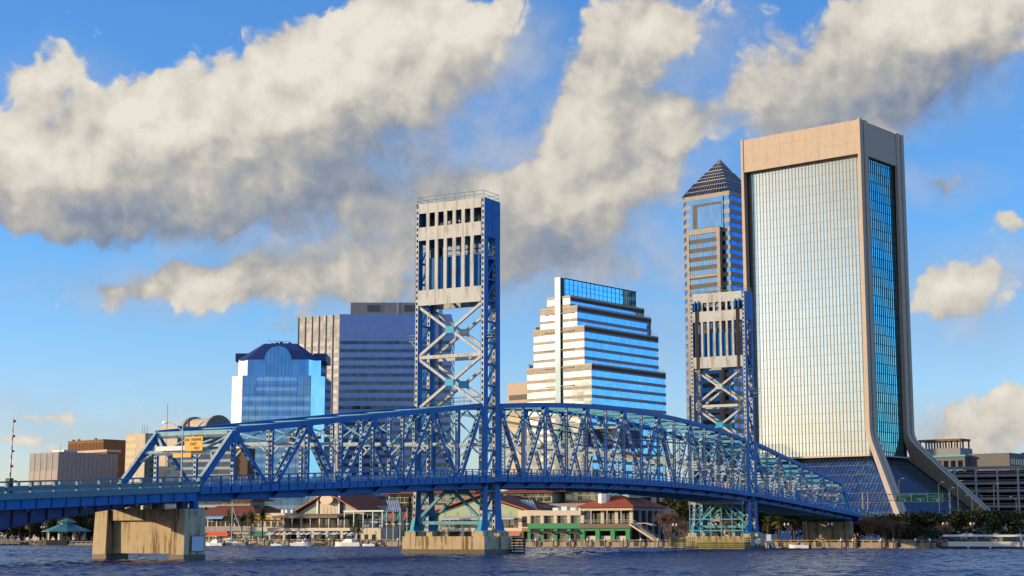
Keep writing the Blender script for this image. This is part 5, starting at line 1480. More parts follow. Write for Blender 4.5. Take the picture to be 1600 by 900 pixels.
# ---- gazebo on the left
def gazebo():
    t = thing('gazebo', 'octagonal waterside gazebo with two-tier teal roof on the left bank', 'gazebo', (-228.6, 153.5, 0))
    MB().lathe([(8.4, -2), (8.4, 1.55), (8.2, 1.6)], (0, 0, 0), 8).build('deck', 'darkpatch', t)
    for i in range(8):
        a = 2 * math.pi * (i + .5) / 8; x, y = 5.6 * math.cos(a), 5.6 * math.sin(a)
        MB().box(x - .28, x + .28, y - .28, y + .28, 1.6, 4.2).build('column', 'cream', t)
    MB().lathe([(7.4, 4.05), (7.4, 4.25), (2.1, 6.3)], (0, 0, 0), 8).build('roof', 'tealroof', t)
    MB().lathe([(2.0, 6.1), (2.0, 6.9)], (0, 0, 0), 8).build('lantern_wall', 'concgrey', t)
    MB().lathe([(2.9, 6.85), (2.9, 6.95), (.05, 8.2)], (0, 0, 0), 8).build('top_roof', 'tealroof', t)
gazebo()
t = seawall('seawall', 'shaded low bank wall with grey dock running past the gazebo', -420, -200, 'pierwet', 1.3)
t = thing('dock', 'low timber dock with pale rail and white-topped posts left of the gazebo', 'dock', (-250, 146.5, 0))
MB().box(-30, 10, -1.2, 1.2, .55, .8).build('decking', 'timber', t)
r = MB()
for z in (1.3, 1.75): r.path([(-30, -1.1, z), (10, -1.1, z)], .06)
for i in range(17): r.tube((-30 + i * 2.5, -1.1, -2), (-30 + i * 2.5, -1.1, 1.8), .09)
r.build('railing', 'concgrey', t)
for i, x in enumerate((-257.5, -239, -234)): dup(PL, (x, 144.6, -.2))
t = thing('park_pavilion', 'cream park building with a white trellis seen in the trees behind the gazebo', 'building', (-226, 190, G0))
MB().box(-10, 8, 0, 8, 0, 8.2).build('wall', 'cream', t); win_row(t, -6, 7.6, -.03, 5.2, 7.2, 4, .8, 'interior')
tr = MB()
for x in (-10, -6, -2, 2): tr.box(x - .2, x + .2, -4, -3.6, 0, 6.6)
tr.box(-10.5, 2.5, -4.2, -3.4, 6.6, 7.0).build('trellis', 'white', t)

# ---- flagpoles, decorated fir, lamps
cols = {'flag_teal': (.0, .25, .22), 'flag_red': (.62, .03, .03)}
for k, c in cols.items(): MT[k] = mat(k, c, .7, var=.05)
for i, (x, m, lab) in enumerate(((-114.7, 'flag_teal', 'white flagpole with a furled green flag, leftmost of the four'), (-112.6, 'flag_red', 'white flagpole with a furled red flag, second of the four from the left'), (-110.4, 'flag_teal', 'white flagpole with a furled green flag, next to the decorated fir'), (-108.2, 'flag_red', 'white flagpole with a furled red flag, rightmost of the four, against the fir'))):
    t = thing('flagpole', lab, 'flagpole', (x, 156.5, G0), group='flagpoles left of the near tower')
    MB().tube((0, 0, 0), (0, 0, 8.9), .11, .07, 8).box(-.5, .5, -.04, .04, 4.7, 4.9).lathe([(.02, 8.9), (.12, 9.0), (.02, 9.15)], (0, 0, 0), 8).build('pole', 'white', t)
    f = MB(); pts = [(0, 8.4), (-.55, 7.7), (-1.0, 6.9), (-1.15, 6.1), (-.75, 5.8), (-.45, 6.5), (-.12, 7.0)]
    f.prism(pts, 'y', -.06, .06); f.build('flag', m, t)
MT['fir'] = leaf_mat('fir_needles', (.006, .02, .008), (.02, .05, .02))
def fir():
    t = thing('decorated_fir', 'tall dark decorated conical fir tree with small white and red lights beside the flagpoles', 'christmas tree', (-110.3, 161, G0))
    MB().tube((0, 0, 0), (0, 0, 11.6), .25, .05).build('trunk', 'rust', t)
    c = MB(); rnd = random.Random(3)
    for i in range(1500):
        z = rnd.random() ** 1.3 * 11.6; r = (12.3 - z) / 12.3 * 2.6 * (.55 + .45 * rnd.random()); a = rnd.random() * 6.283
        p = Vector((r * math.cos(a), r * math.sin(a), z + .5)); d = Vector((math.cos(a), math.sin(a), -.35)).normalized(); s = d.cross(Vector((0, 0, 1)))
        c.add([p - s * .16, p + s * .16, p + d * .6], [(0, 1, 2)])
    c.build('foliage', 'fir', t)
    for nm, n in (('white', 40), ('red', 26)):
        b = MB()
        for i in range(n):
            z = .8 + rnd.random() * 10.4; r = (12.3 - z) / 12.3 * 2.6 * 1.02; a = rnd.random() * 6.283
            b.lathe([(.02, -.1), (.1, 0), (.02, .1)], (r * math.cos(a), r * math.sin(a), z), 5)
        b.build('ornaments', nm, t)
fir()
def twin_lamp():
    t = thing('promenade_lamp', 'twin white-globe promenade lamp', 'lamp post', (0, 0, 0))
    MB().tube((0, 0, 0), (0, 0, 3.9), .09, .06).lathe([(.22, 0), (.2, .4), (.09, .6)], (0, 0, 0), 8).bar((-.42, 0, 3.9), (.42, 0, 3.9), .06, .08).build('post', 'dark', t)
    for s in (-1, 1): MB().lathe([(.08, 3.95), (.24, 4.15), (.27, 4.4), (.16, 4.62), (.02, 4.68)], (s * .42, 0, 0), 10).build('globe', 'white', t)
    return t
TL = twin_lamp(); TL.location = (-260.3, 157, G0); TL['label'] = 'twin-globe lamp at the far left of the left bank'
for x, y, l in ((-242, 157, 'twin-globe lamp between the dock and the gazebo'), (-121.5, 157, 'twin-globe lamp left of the flagpoles in front of the mall terrace'), (-117.5, 158, 'twin-globe lamp just left of the leftmost flagpole'), (-30.6, 158, 'twin-globe lamp among the bare trees left of the far pier'), (-14, 160, 'twin-globe lamp seen through the teal steel bent'), (-1.5, 157.5, 'twin-globe lamp beside the palms left of the land pier'), (9.3, 157, 'twin-globe lamp in front of the rounded land pier'),
                (24.6, 161, 'twin-globe lamp by the bare trees right of the ramp'), (35, 162, 'twin-globe lamp under the middle broad tree on the right bank'), (41.2, 162, 'twin-globe lamp under the trees above the tour boat')):
    dup(TL, (x, y, G0), random.uniform(-.5, .5), l)
    if x > 20: pass

# ---- vegetation
MT['bark'] = mat('tree_bark', (.09, .065, .045), .9, var=.3, scale=4)
MT['barelimb'] = mat('bare_branch', (.20, .12, .075), .9, var=.3, scale=3)
MT['leafdark'] = leaf_mat('oak_leaves', (.012, .022, .008), (.065, .075, .02))
MT['leafolive'] = leaf_mat('olive_leaves', (.03, .035, .01), (.13, .11, .03))
MT['palmleaf'] = leaf_mat('palm_fronds', (.03, .05, .012), (.14, .15, .04))
MT['palmdry'] = leaf_mat('dry_palm_fronds', (.12, .06, .015), (.28, .15, .04))
def limb(mb, p, d, L, r, depth, rnd, tips, spread=.6, n=5):
    q = p + d * L
    mb.tube(p, q, r, r * .68, n)
    if depth == 0: tips.append(q); return
    for i in range(rnd.choice((2, 3, 3))):
        e = (d + Vector((rnd.uniform(-1, 1), rnd.uniform(-1, 1), rnd.uniform(-.3, .7))) * spread).normalized()
        limb(mb, q, e, L * rnd.uniform(.6, .85), r * .66, depth - 1, rnd, tips, spread, max(3, n - 1))
def broad_tree(seed, h, w, m, leaves=2600, size=.42):
    rnd = random.Random(seed)
    t = thing('broad_tree', '', 'tree')
    tr = MB(); tips = []
    for k in range(3): limb(tr, Vector((rnd.uniform(-.2, .2), rnd.uniform(-.2, .2), 0)), Vector((rnd.uniform(-.35, .35), rnd.uniform(-.35, .35), 1)).normalized(), h * .30, .2, 3, rnd, tips)
    tr.build('trunk', 'bark', t)
    c = MB()
    cl = [Vector((rnd.uniform(-.5, .5) * w, rnd.uniform(-.5, .5) * w, h * rnd.uniform(.26, .86))) for _ in range(22)] + tips
    rad = [w * rnd.uniform(.10, .22) for _ in cl]
    for i in range(leaves):
        k = rnd.randrange(len(cl)); u = Vector((rnd.gauss(0, 1), rnd.gauss(0, 1), rnd.gauss(0, .75))); u = u.normalized() * rad[k] * rnd.random() ** .4
        p = cl[k] + u
        if p.z < h * .10: continue
        a = Vector((rnd.gauss(0, 1), rnd.gauss(0, 1), rnd.gauss(0, 1))).normalized(); b = a.orthogonal().normalized(); s = size * rnd.uniform(.5, 1.2)
        c.add([p - a * s, p + b * s * .6, p + a * s, p - b * s * .6], [(0, 1, 2, 3)])
    c.build('crown', m, t)
    return t
def bare_tree(seed, h):
    rnd = random.Random(seed); t = thing('bare_tree', '', 'tree')
    tr = MB(); tips = []
    for k in range(4): limb(tr, Vector((rnd.uniform(-.3, .3), rnd.uniform(-.3, .3), 0)), Vector((rnd.uniform(-.5, .5), rnd.uniform(-.5, .5), 1)).normalized(), h * .26, .13, 4, rnd, tips, .62, 4)
    tr.build('trunk', 'barelimb', t)
    tw = MB()
    for q in tips:
        for j in range(5):
            d = Vector((rnd.uniform(-1, 1), rnd.uniform(-1, 1), rnd.uniform(-.1, 1))).normalized(); tw.bar(q, q + d * rnd.uniform(.5, 1.1), .035, .035)
    tw.build('twigs', 'barelimb', t)
    return t
def palm(seed, h, kind):
    rnd = random.Random(seed); t = thing('palm_tree', '', 'palm')
    pts = [Vector((math.sin(i * .4 + seed) * .12, math.cos(i * .5) * .1, h * i / 6)) for i in range(7)]
    tr = MB()
    for i, (a, b) in enumerate(zip(pts, pts[1:])): tr.tube(a, b, .24 - .012 * i, .23 - .012 * i, 7)
    tr.build('trunk', 'bark', t)
    top = pts[-1]
    def fronds(n, lo, hi, L, m, name):
        c = MB()
        for i in range(n):
            a = rnd.random() * 6.283; el = rnd.uniform(lo, hi); d = Vector((math.cos(a) * math.cos(el), math.sin(a) * math.cos(el), math.sin(el))); s = d.cross(Vector((0, 0, 1))).normalized()
            l = L * rnd.uniform(.75, 1.1); p = top.copy(); prev = None
            seg = 7
            for j in range(seg):
                q = p + d * l / seg; d = (d + Vector((0, 0, -.16))).normalized()
                if kind == 'date' or j > 3:
                    for sg in (-1, 1):
                        for e in (0, .5):
                            r0 = p.lerp(q, e); wl = l * .26 * (1 - .55 * j / seg)
                            c.add([r0, r0 + (q - p) * .38, r0 + s * sg * wl + d * wl * .55 + Vector((0, 0, -.25 * wl))], [(0, 1, 2)])
                else: c.add([p - s * .04, p + s * .04, q + s * .04, q - s * .04], [(0, 1, 2, 3)])
                if kind != 'date' and j == seg - 1:
                    for q_ in range(7):
                        ang = (q_ - 3) * .33; dd = (d * math.cos(ang) + s * math.sin(ang)); c.add([p - s * .08, p + s * .08, p + dd * l * .42 + Vector((0, 0, -.12))], [(0, 1, 2)])
                p = q
        c.build(name, m, t)
    fronds(42 if kind == 'date' else 60, -.35, 1.35, 3.1 if kind == 'date' else 2.0, 'palmleaf', 'crown')
    fronds(16, -1.2, -.5, 1.6, 'palmdry', 'dry_fronds')
    return t
P1 = palm(1, 6.6, 'date')
D_ = [(-181.5, 158, 6.3, 'date palm left of the white motorboat, in front of the red-roofed pavilion'), (-169.8, 158.5, 6.5, 'date palm directly behind the sailboat mast'), (-166.2, 159, 5.8, 'shortest date palm, right of the sailboat mast'), (-161.8, 158, 6.4, 'date palm in front of the yellow awnings'), (-158.0, 158, 7.4, 'tallest date palm, left of the gabled pavilion')]
for i, (x, y, h, l) in enumerate(D_):
    if i == 0: P1.location = (x, y, G0); P1['label'] = l; P1['group'] = 'date palms before the mall'; P1.scale = (1, 1, h / 6.6)
    else: dup(P1, (x, y, G0), i * 1.3, l, (1, 1, h / 6.6))
P2 = palm(5, 4.6, 'fan'); P2.location = (-8.3, 163, G0); P2['label'] = 'leftmost fan palm of the clump right of the far tower'; P2['group'] = 'fan palms under the far truss span'
for i, (x, y, s, l) in enumerate([(-6.6, 165, 1.1, 'second fan palm of the clump right of the far tower'), (-5.0, 162, 1.15, 'middle fan palm of the clump right of the far tower'), (-3.2, 166, 1.1, 'fan palm right of the middle of the clump by the land pier'), (-1.6, 163, 1.05, 'fan palm nearest the rounded land pier'),
                                 (-127, 161, .95, 'small fan palm in front of the side block left of the flagpoles'), (-104, 163, 1.0, 'fan palm seen between the legs of the near tower'), (24.0, 238, 1.55, 'fan palm in front of the flared skyscraper base beside the ramp'),
                                 (-236.5, 160, 1.3, 'round fan palm just left of the gazebo roof'), (-246, 163, 1.45, 'fan palm near the middle of the left bank'), (-252.5, 162, 1.3, 'fan palm left of centre on the left bank'), (-259, 164, 1.4, 'fan palm at the left edge of the left bank'), (-241.5, 166, 1.5, 'tall fan palm behind the twin-globe lamp on the left bank')]):
    dup(P2, (x, y, G0), i * 1.1, l, s)
B1 = broad_tree(11, 8.0, 8.5, 'leafdark'); B2 = broad_tree(12, 8.0, 9.0, 'leafolive'); B3 = broad_tree(13, 8.0, 8.0, 'leafdark')
B1.location = (28.5, 169, G0); B1['label'] = 'broad dark tree on the right bank below the green road signs'
B2.location = (37.5, 171, G0); B2['label'] = 'olive-leaved tree on the right bank under the tall street lights'
B3.location = (45.8, 170, G0); B3['label'] = 'dense dark tree above the tour boat roof'
for s, x, y, k, l in ((B2, 52.5, 172, .98, 'tree at the right edge above the tour boat stern'), (B3, 31.8, 182, .8, 'small dark tree behind the broad tree below the road signs'), (B1, 58, 176, 1.0, 'dark tree just beyond the right edge'),
                      (B2, -28.0, 168, 1.55, 'tall olive tree between the red-roofed pavilion and the far tower'), (B2, -22, 180, 1.4, 'olive tree behind the teal steel bent'), (B1, -14, 172, 1.05, 'dark tree seen through the teal steel bent'), (B3, -18, 190, 1.2, 'dark tree at the back right of the far tower'), (B1, 1.0, 205, .95, 'dark tree in the shade under the ramp behind the land pier'), (B3, 9.0, 208, .95, 'dark tree behind the right end of the land pier'), (B2, 19.5, 196, .95, 'olive tree behind the bare trees beside the ramp'), (B1, 26, 200, .95, 'dark tree behind the ramp left of the broad tree'), (B3, -6, 203, 1.0, 'dark tree behind the fan palms under the truss'), (B2, -13, 206, 1.0, 'olive tree behind the left fan palms under the truss'),
                      (B1, -196, 176, 1.25, 'dark tree between the concrete wall pier and the red-roofed pavilion'), (B3, -206, 172, 1.1, 'dark tree directly behind the concrete wall pier'), (B1, -214, 170, 1.05, 'dark tree just right of the gazebo'), (B3, -222, 178, 1.1, 'dark tree behind the gazebo roof'), (B1, -234, 172, 1.2, 'dark tree left behind the gazebo'), (B3, -243, 174, 1.3, 'dark tree behind the dock lamps'),
                      (B1, -251, 172, 1.25, 'dark tree in the middle of the left bank wood'), (B3, -260, 174, 1.2, 'dark tree at the left edge of the picture'), (B1, -269, 172, 1.2, 'dark tree beyond the left edge'), (B3, -228, 190, 1.35, 'tall dark tree behind the park building'), (B1, -212, 186, 1.3, 'tall dark tree far behind the wall pier'),
                      (B3, -152, 200, 1.25, 'dark tree top showing behind the cream mall wing'), (B1, -160, 205, 1.3, 'dark tree top behind the yellow awnings'), (B3, 14, 216, .85, 'dark shrub-like tree at the end of the truss beside the ramp'), (B1, 13.5, 188, .95, 'dark leafy tree where the truss meets the ramp')):
    dup(s, (x, y, G0), random.random() * 6, l, k)
W1 = bare_tree(21, 7.0); W2 = bare_tree(22, 7.0)
W1.location = (18.2, 160, G0); W1['label'] = 'bare brown tree right of the land pier, first from the pier'
W2.location = (20.6, 163, G0); W2['label'] = 'bare brown tree in front of the ramp, second from the land pier'
for s, x, y, k, l in ((W1, 23.4, 161, .85, 'bare brown tree in front of the ramp, third from the land pier'), (W2, 36.0, 160, .75, 'bare brown tree under the olive tree on the right bank'), (W1, -33.6, 161, 1.25, 'large bare tree right of the outdoor stair'), (W2, -29.2, 159.5, .85, 'reddish bare tree left of the yellow timber fender'), (W2, -17.5, 163, .95, 'bare tree seen through the right half of the steel bent'), (W1, 15.8, 166, .7, 'small bare tree beside the land pier column')):
    dup(s, (x, y, G0), random.random() * 6, l, k)
for i, (s, x, y, k) in enumerate(((B3, -264, 164, .95), (B1, -256, 166, 1.05), (B3, -249, 165, .9), (B1, -239, 167, .95), (B3, -231, 168, .9), (B1, -217, 164, .95), (B3, -209, 166, 1.0), (B1, -202, 165, .95), (B3, -272, 186, 1.5), (B1, -256, 190, 1.5), (B3, -240, 188, 1.45), (B1, -200, 190, 1.4), (B3, -268, 174, (1.4, 1.2, .75)), (B1, -258, 176, (1.4, 1.2, .7)), (B3, -250, 178, (1.4, 1.2, .75)), (B1, -243, 178, (1.4, 1.2, .7)), (B3, -235, 177, (1.4, 1.2, .75)), (B1, -226, 176, (1.4, 1.2, .7)))):
    dup(s, (x, y, G0), i * 1.7, 'dark tree in the unbroken wood behind the gazebo and dock', k, 'wood on the left bank')
# clipped shrubs below the land pier
def shrub(x, y, r, l):
    rnd = random.Random(int(x * 10)); t = thing('shrub', l, 'shrub', (x, y, G0)); c = MB()
    for i in range(260):
        u = Vector((rnd.gauss(0, 1), rnd.gauss(0, 1), abs(rnd.gauss(0, .8)))).normalized() * r * rnd.random() ** .35; u.z *= .75
        a = Vector((rnd.gauss(0, 1), rnd.gauss(0, 1), rnd.gauss(0, 1))).normalized(); b = a.orthogonal().normalized(); c.add([u - a * .2, u + b * .14, u + a * .2, u - b * .14], [(0, 1, 2, 3)])
    c.build('foliage', 'leafolive', t); MB().tube((0, 0, 0), (0, 0, r * .5), .06).build('stem', 'bark', t)
for x, y, r, l in ((-2.2, 178, 1.2, 'dark shrub at the left foot of the land pier'), (4.4, 180, 1.3, 'rounded shrub in the middle of the land pier wall'), (9, 179, 1.1, 'low shrub at the right end of the land pier')): shrub(x, y, r, l)

# ---- boats
def hull(L, B, zd, m='white', band=None, name='hull', parent=None, bow=.38, mats=None):
    n = 12; rings = []
    for i in range(n + 1):
        u = i / n; x = -L / 2 + L * u
        w = B / 2 * (1 if u < 1 - bow else max(.02, 1 - ((u - (1 - bow)) / bow) ** 2.2))
        sheer = zd + .35 * max(0, u - .5) ** 2 * 4 * zd * .5
        rings.append([(x, 0, -.35 if u < .9 else -.35 + (u - .9) * 6), (x, w * .82, -.05), (x, w, sheer), (x, w * .9, sheer + .02), (x, 0, sheer - .12), (x, -w * .9, sheer + .02), (x, -w, sheer), (x, -w * .82, -.05)])
    return MB().loft(rings).build(name, m, parent)
def motor_boat(label, x, y, rz, L, kind, m='white'):
    t = thing('motor_boat', label, 'boat', (x, y, 0), rz)
    B = L * .32; h = L * .1 + .25
    hull(L, B, h, m, parent=t)
    if kind == 'cabin':
        MB().loft([[(-L * .2, -B * .36, h - .1), (L * .22, -B * .3, h - .1), (L * .22, B * .3, h - .1), (-L * .2, B * .36, h - .1)], [(-L * .18, -B * .32, h + .9), (L * .06, -B * .26, h + .9), (L * .06, B * .26, h + .9), (-L * .18, B * .32, h + .9)]]).build('cabin', 'white', t)
        MB().box(-L * .17, L * .04, -B * .345, -B * .31, h + .35, h + .75).build('window', 'gl_dark', t)
        MB().box(-L * .2, L * .0, -B * .34, B * .34, h + 1.75, h + 1.85).build('hard_top', 'white', t)
        for sx in (-.18, -.02):
            for sy in (-1, 1): MB().tube((L * sx, sy * B * .3, h + .8), (L * sx, sy * B * .3, h + 1.75), .03).build('post', 'grey', t)
    else:
        MB().loft([[(0, -B * .3, h), (L * .12, -B * .28, h), (L * .12, B * .28, h), (0, B * .3, h)], [(-.1, -B * .26, h + .6), (L * .04, -B * .22, h + .55), (L * .04, B * .22, h + .55), (-.1, B * .26, h + .6)]]).build('windscreen', 'gl_dark', t)
        MB().box(-L * .3, -L * .1, -B * .3, B * .3, h - .12, h + .25).build('seat', MT['bluecanvas'], t)
    MB().box(-L * .5 - .35, -L * .5 + .1, -.25, .25, -.1, h + .55).build('outboard_motor', 'dark', t)
    return t
motor_boat('white cabin motorboat with blue stern cover beside the concrete wall pier', -161.5, 141.5, R(180), 6.2, 'cabin')
motor_boat('small pale runabout moored at the seawall right of the sailboat', -142.6, 145.4, R(0), 4.4, 'open')
motor_boat('white centre-console boat with dark hull line moored below the parasols', -134.6, 145.2, R(0), 6.6, 'cabin')
motor_boat('large white sport cruiser raked forward at the dock, biggest motorboat by the mall', -118.9, 144.6, R(180), 8.6, 'cabin')
motor_boat('white runabout lying right of the large sport cruiser', -112.2, 144.2, R(180), 4.6, 'open')
motor_boat('white open boat with a dark outboard lying alone below the land pier', 6.0, 144.6, R(180), 4.8, 'open')
motor_boat('small boat with white engine cowl half hidden by the notice boards at the far pier', -.6, 145.2, R(90), 3.6, 'open')
motor_boat('bright blue small boat cut by the left edge', -262.2, 141, R(0), 4.2, 'open', MT['bluecanvas'])
def sail_boat():
    t = thing('sail_boat', 'moored cream sailboat with a tall bare mast and furled white sail', 'sailboat', (-156.8, 144.3, 0), R(0))
    hull(7.6, 2.3, .9, MT['cream'], parent=t, bow=.5)
    MB().loft([[(-1.8, -.7, .8), (1.6, -.55, .8), (1.6, .55, .8), (-1.8, .7, .8)], [(-1.6, -.6, 1.25), (1.2, -.4, 1.2), (1.2, .4, 1.2), (-1.6, .6, 1.25)]]).build('cabin', 'white', t)
    MB().tube((-1.2, 0, .9), (-1.2, 0, 12.3), .13, .08, 8).build('mast', 'white', t)
    MB().tube((-1.2, 0, 1.9), (-4.0, 0, 1.7), .07).build('boom', 'white', t)
    MB().tube((-1.3, 0, 2.1), (-3.9, 0, 1.85), .22, .14, 8).build('furled_sail', 'white', t)
    MB().tube((3.6, 0, 1.2), (-1.1, 0, 10.6), .10, .07, 6).build('furled_jib', 'white', t)
    st = MB().tube((-1.2, 0, 12.2), (-3.7, 0, .9), .015, n=4)
    for s in (-1, 1): st.tube((-1.2, 0, 11.8), (-1.2, s * 1.05, .9), .015, n=4)
    st.build('stays', 'grey', t)
    MB().box(-3.2, -1.2, -.6, .6, 1.0, 1.5).build('dodger', 'palegrey', t)
sail_boat()
def tour_boat():
    t = thing('tour_boat', 'long white covered tour boat with a row of dark windows moored at the right edge', 'tour boat', (49.6, 141.2, 0), R(2))
    L = 18.5
    hl = [[(-L / 2, -2, -.4), (L / 2, -2, -.4), (L / 2 + .4, 2, -.4), (-L / 2 - .6, 2, -.4)]]
    MB().loft([[(-L / 2 + .4, -1.9, -.4), (L / 2, -1.9, -.4), (L / 2, 1.9, -.4), (-L / 2 + .4, 1.9, -.4)], [(-L / 2 - 1.4, -2.1, .55), (L / 2 + .2, -2.1, .55), (L / 2 + .2, 2.1, .55), (-L / 2 - 1.4, 2.1, .55)]]).build('hull', 'rust', t)
    MB().box(-L / 2 + 1.0, L / 2 - 2.6, -2.0, 2.0, .56, 1.6).build('side_panel', 'white', t)
    MB().box(-L / 2 + 1.1, L / 2 - 2.7, -1.9, 1.9, 1.6, 2.6).build('cabin', 'gl_shop', t)
    for i in range(15): MB().box(-L / 2 + 1.05 + i * 1.04, -L / 2 + 1.2 + i * 1.04, -2.0, 2.0, 1.61, 2.6).build('window_post', 'dark', t)
    MB().loft([[(-L / 2 - .1, -2.3, 2.6), (L / 2 - 2.0, -2.3, 2.6), (L / 2 - 2.0, 2.3, 2.6), (-L / 2 - .1, 2.3, 2.6)], [(-L / 2 - .2, -2.3, 2.85), (L / 2 - 2.0, -2.3, 2.85), (L / 2 - 2.0, 2.3, 2.85), (-L / 2 - .2, 2.3, 2.85)], [(-L / 2 + .3, -1.8, 3.05), (L / 2 - 2.4, -1.8, 3.05), (L / 2 - 2.4, 1.8, 3.05), (-L / 2 + .3, 1.8, 3.05)]]).build('roof', 'white', t)
    for x in (-5.5, -4.4, 1.0): MB().box(x, x + .9, -.6, .6, 3.05, 3.35).build('roof_unit', 'palegrey', t)
    r = MB()
    for z in (1.0, 1.4): r.path([(-L / 2 + .9, -2.0, z), (-L / 2 - 1.2, -2.0, z), (-L / 2 - 1.2, 2.0, z)], .04)
    r.build('bow_railing', 'grey', t)
    for x in (-4.0, .6): MB().lathe([(.05, -.28), (.22, -.1), (.22, .1), (.05, .28)], (x, -2.25, .3), 8).build('fender', 'white', t)
    MB().box(L / 2 - 2.5, L / 2 - .2, -1.7, 1.7, .56, 1.9).build('stern_deck_house', 'palegrey', t)
tour_boat()
MT['foam'] = mat('wake_foam', (.75, .75, .72), .9, var=.2, scale=2)
t = MB(); rnd = random.Random(8)
for i in range(170):
    x = -133 + rnd.random() * 20; y = 139.5 - abs(rnd.gauss(0, 1.6)) ; r_ = rnd.uniform(.12, .5)
    t.prism([(x + r_ * 2.2 * math.cos(a), y + r_ * math.sin(a)) for a in [6.283 * k / 7 + rnd.random() * .3 for k in range(7)]], 'z', .01, .10)
tag(t.build('water_foam', 'foam'), 'white churned foam of a boat wake below the mall terrace', 'foam', kind='stuff')

# ---- on and about the bridge
def street_light(x, y, z, h, rz, label, arm=2.4, m='palegrey', hm='white'):
    t = thing('street_light', label, 'street light', (x, y, z), rz)
    MB().tube((0, 0, 0), (0, 0, h), .11, .07, 8).lathe([(.2, 0), (.2, .3), (.11, .5)], (0, 0, 0), 8).build('pole', m, t)
    pts = [Vector((-arm * i / 6, 0, h - .8 + 1.2 * math.sin(math.pi / 2 * i / 6))) for i in range(7)]
    MB().path(pts, .05).build('arm', m, t)
    e = pts[-1]
    MB().loft([[(e.x - .75, -.08, e.z - .1), (e.x - .75, .08, e.z - .1), (e.x - .7, .06, e.z + .06), (e.x - .7, -.06, e.z + .06)], [(e.x - .3, -.2, e.z - .16), (e.x - .3, .2, e.z - .16), (e.x - .3, .12, e.z + .14), (e.x - .3, -.12, e.z + .14)], [(e.x + .1, -.1, e.z - .08), (e.x + .1, .1, e.z - .08), (e.x + .1, .06, e.z + .1), (e.x + .1, -.06, e.z + .1)]]).build('lamp_head', hm, t)
    return t
street_light(7.3, -70.8, z_walk(-70.8), 7.2, 0, 'grey street light with a curved arm in front of the truss portal')
street_light(7.25, -40.5, z_walk(-40), 5.6, 0, 'dark-looking street light standing inside the near truss span', 1.0)
MT['lampgrey'] = mat('dull_lamp_grey', (.16, .15, .13), .6)
RL = [(11.3, 209, 17.4, 'tall street light left of the green road signs'), (20.4, 214, 16.4, 'tall street light crossing the right green road sign'), (22.8, 215, 14.9, 'street light just right of the green road signs'), (24.6, 217, 16.8, 'dark street light before the flared skyscraper slope'), (28, 218, 13.0, 'short street light before the slope of the skyscraper'), (30.2, 219.6, 13.4, 'street light at the right foot of the flared skyscraper'), (33, 221, 16.0, 'thin street light against the garage'), (38, 224, 12.6, 'street light before the garage at the right edge')]
for x, y, z, l in RL: street_light(x, y, G0, z - G0, R(180 if z > 14 else 0), l, .9, MT['lampgrey'], MT['lampgrey'])
def barrier_gate(label, x, y, z, h, rz=0):
    t = thing('barrier_gate', label, 'barrier gate', (x, y, z), rz)
    MB().box(-.3, .3, -.25, .25, 0, 1.6).build('cabinet', 'dark', t)
    a = MB(); n = 14
    for i in range(n): a.tube((.05 + .06 * i * h / 40, 0, 1.3 + h * i / n), (.05 + .06 * (i + 1) * h / 40, 0, 1.3 + h * (i + 1) / n), .085 - .003 * i, .082 - .003 * i, 6, i % 2)
    a.build('arm', ['white', 'red'], t)
    for i in range(4): MB().lathe([(.02, -.14), (.15, -.05), (.15, .05), (.02, .14)], (.25 + .03 * i, 0, 2.8 + i * h * .24), 8).build('warning_lamp', 'red', t)
    MB().box(.2, .9, -.1, .1, 1.3, 1.4).build('bracket', 'dark', t); MB().lathe([(.05, .8), (.3, .9), (.3, 1.2), (.05, 1.3)], (.15, -.3, 0), 10).build('bell', 'rust', t)
    return t
barrier_gate('raised red and white striped barrier arm on the girder approach at the left edge', 7.2, -96.8, z_walk(-96.8), 6.3)
barrier_gate('raised red and white striped barrier arm beyond the far end of the truss', 6.6, 196, z_walk(196) - .2, 5.2)
def portal_sign(name, label, x0, x1, y, z0, z1, m, txt):
    t = thing(name, label, 'sign', ((x0 + x1) / 2, y, (z0 + z1) / 2))
    w, h = x1 - x0, z1 - z0
    MB().box(-w / 2, w / 2, 0, .06, -h / 2, h / 2).build('sign_panel', m, t)
    bk = MB()
    for e in (-.3, .3): bk.box(w * e - .05, w * e + .05, .06, 1.3, -h * .4, -h * .4 + .12)
    bk.build('bracket', 'dark', t)
    for s, sz, zz, xx in txt: text_part(s, sz, (xx, -.016, zz), (R(90), 0, 0), 'black', t)
zs = z_road(-61)
portal_sign('exit_sign', 'large yellow sign reading ALL TRAFFIC EXIT on the truss portal', .95, 3.75, -63.0, 12.9, 14.6, 'yellow', [('ALL TRAFFIC', .46, .48, 0), ('EXIT', .50, -.05, 0), ('FEET', .42, -.56, .55)])
portal_sign('yellow_plate', 'narrow yellow plate on the portal below the large yellow sign', -.3, 2.5, -63.6, 12.1, 12.62, 'yellow', [])
portal_sign('white_plate', 'long white strip sign left of the large yellow sign on the portal', -3.7, .9, -62.9, 13.0, 13.55, 'white', [])
MT['signorange'] = mat('orange_sign', (.75, .22, .01), .5)
portal_sign('orange_sign', 'small orange sign deep inside the lift span', 1.4, 4.2, 62, 17.2, 18.3, 'signorange', [])
for i, (x, y, l) in enumerate(((-2.4, -37.2, 'round red signal lamp, left of the pair hung inside the near truss span'), (2.2, -37.2, 'round red signal lamp, right of the pair hung inside the near truss span'))):
    t = thing('signal_lamp', l, 'signal lamp', (x, y, z_road(y) + 6.3))
    MB().lathe([(.05, -.22), (.32, -.16), (.36, 0), (.32, .16), (.05, .22)], (0, 0, 0), 14).build('lamp_body', 'red', t)
    MB().box(-.08, .08, .2, .4, .2, 1.0).build('bracket', 'white', t)
for i in range(26):
    pass
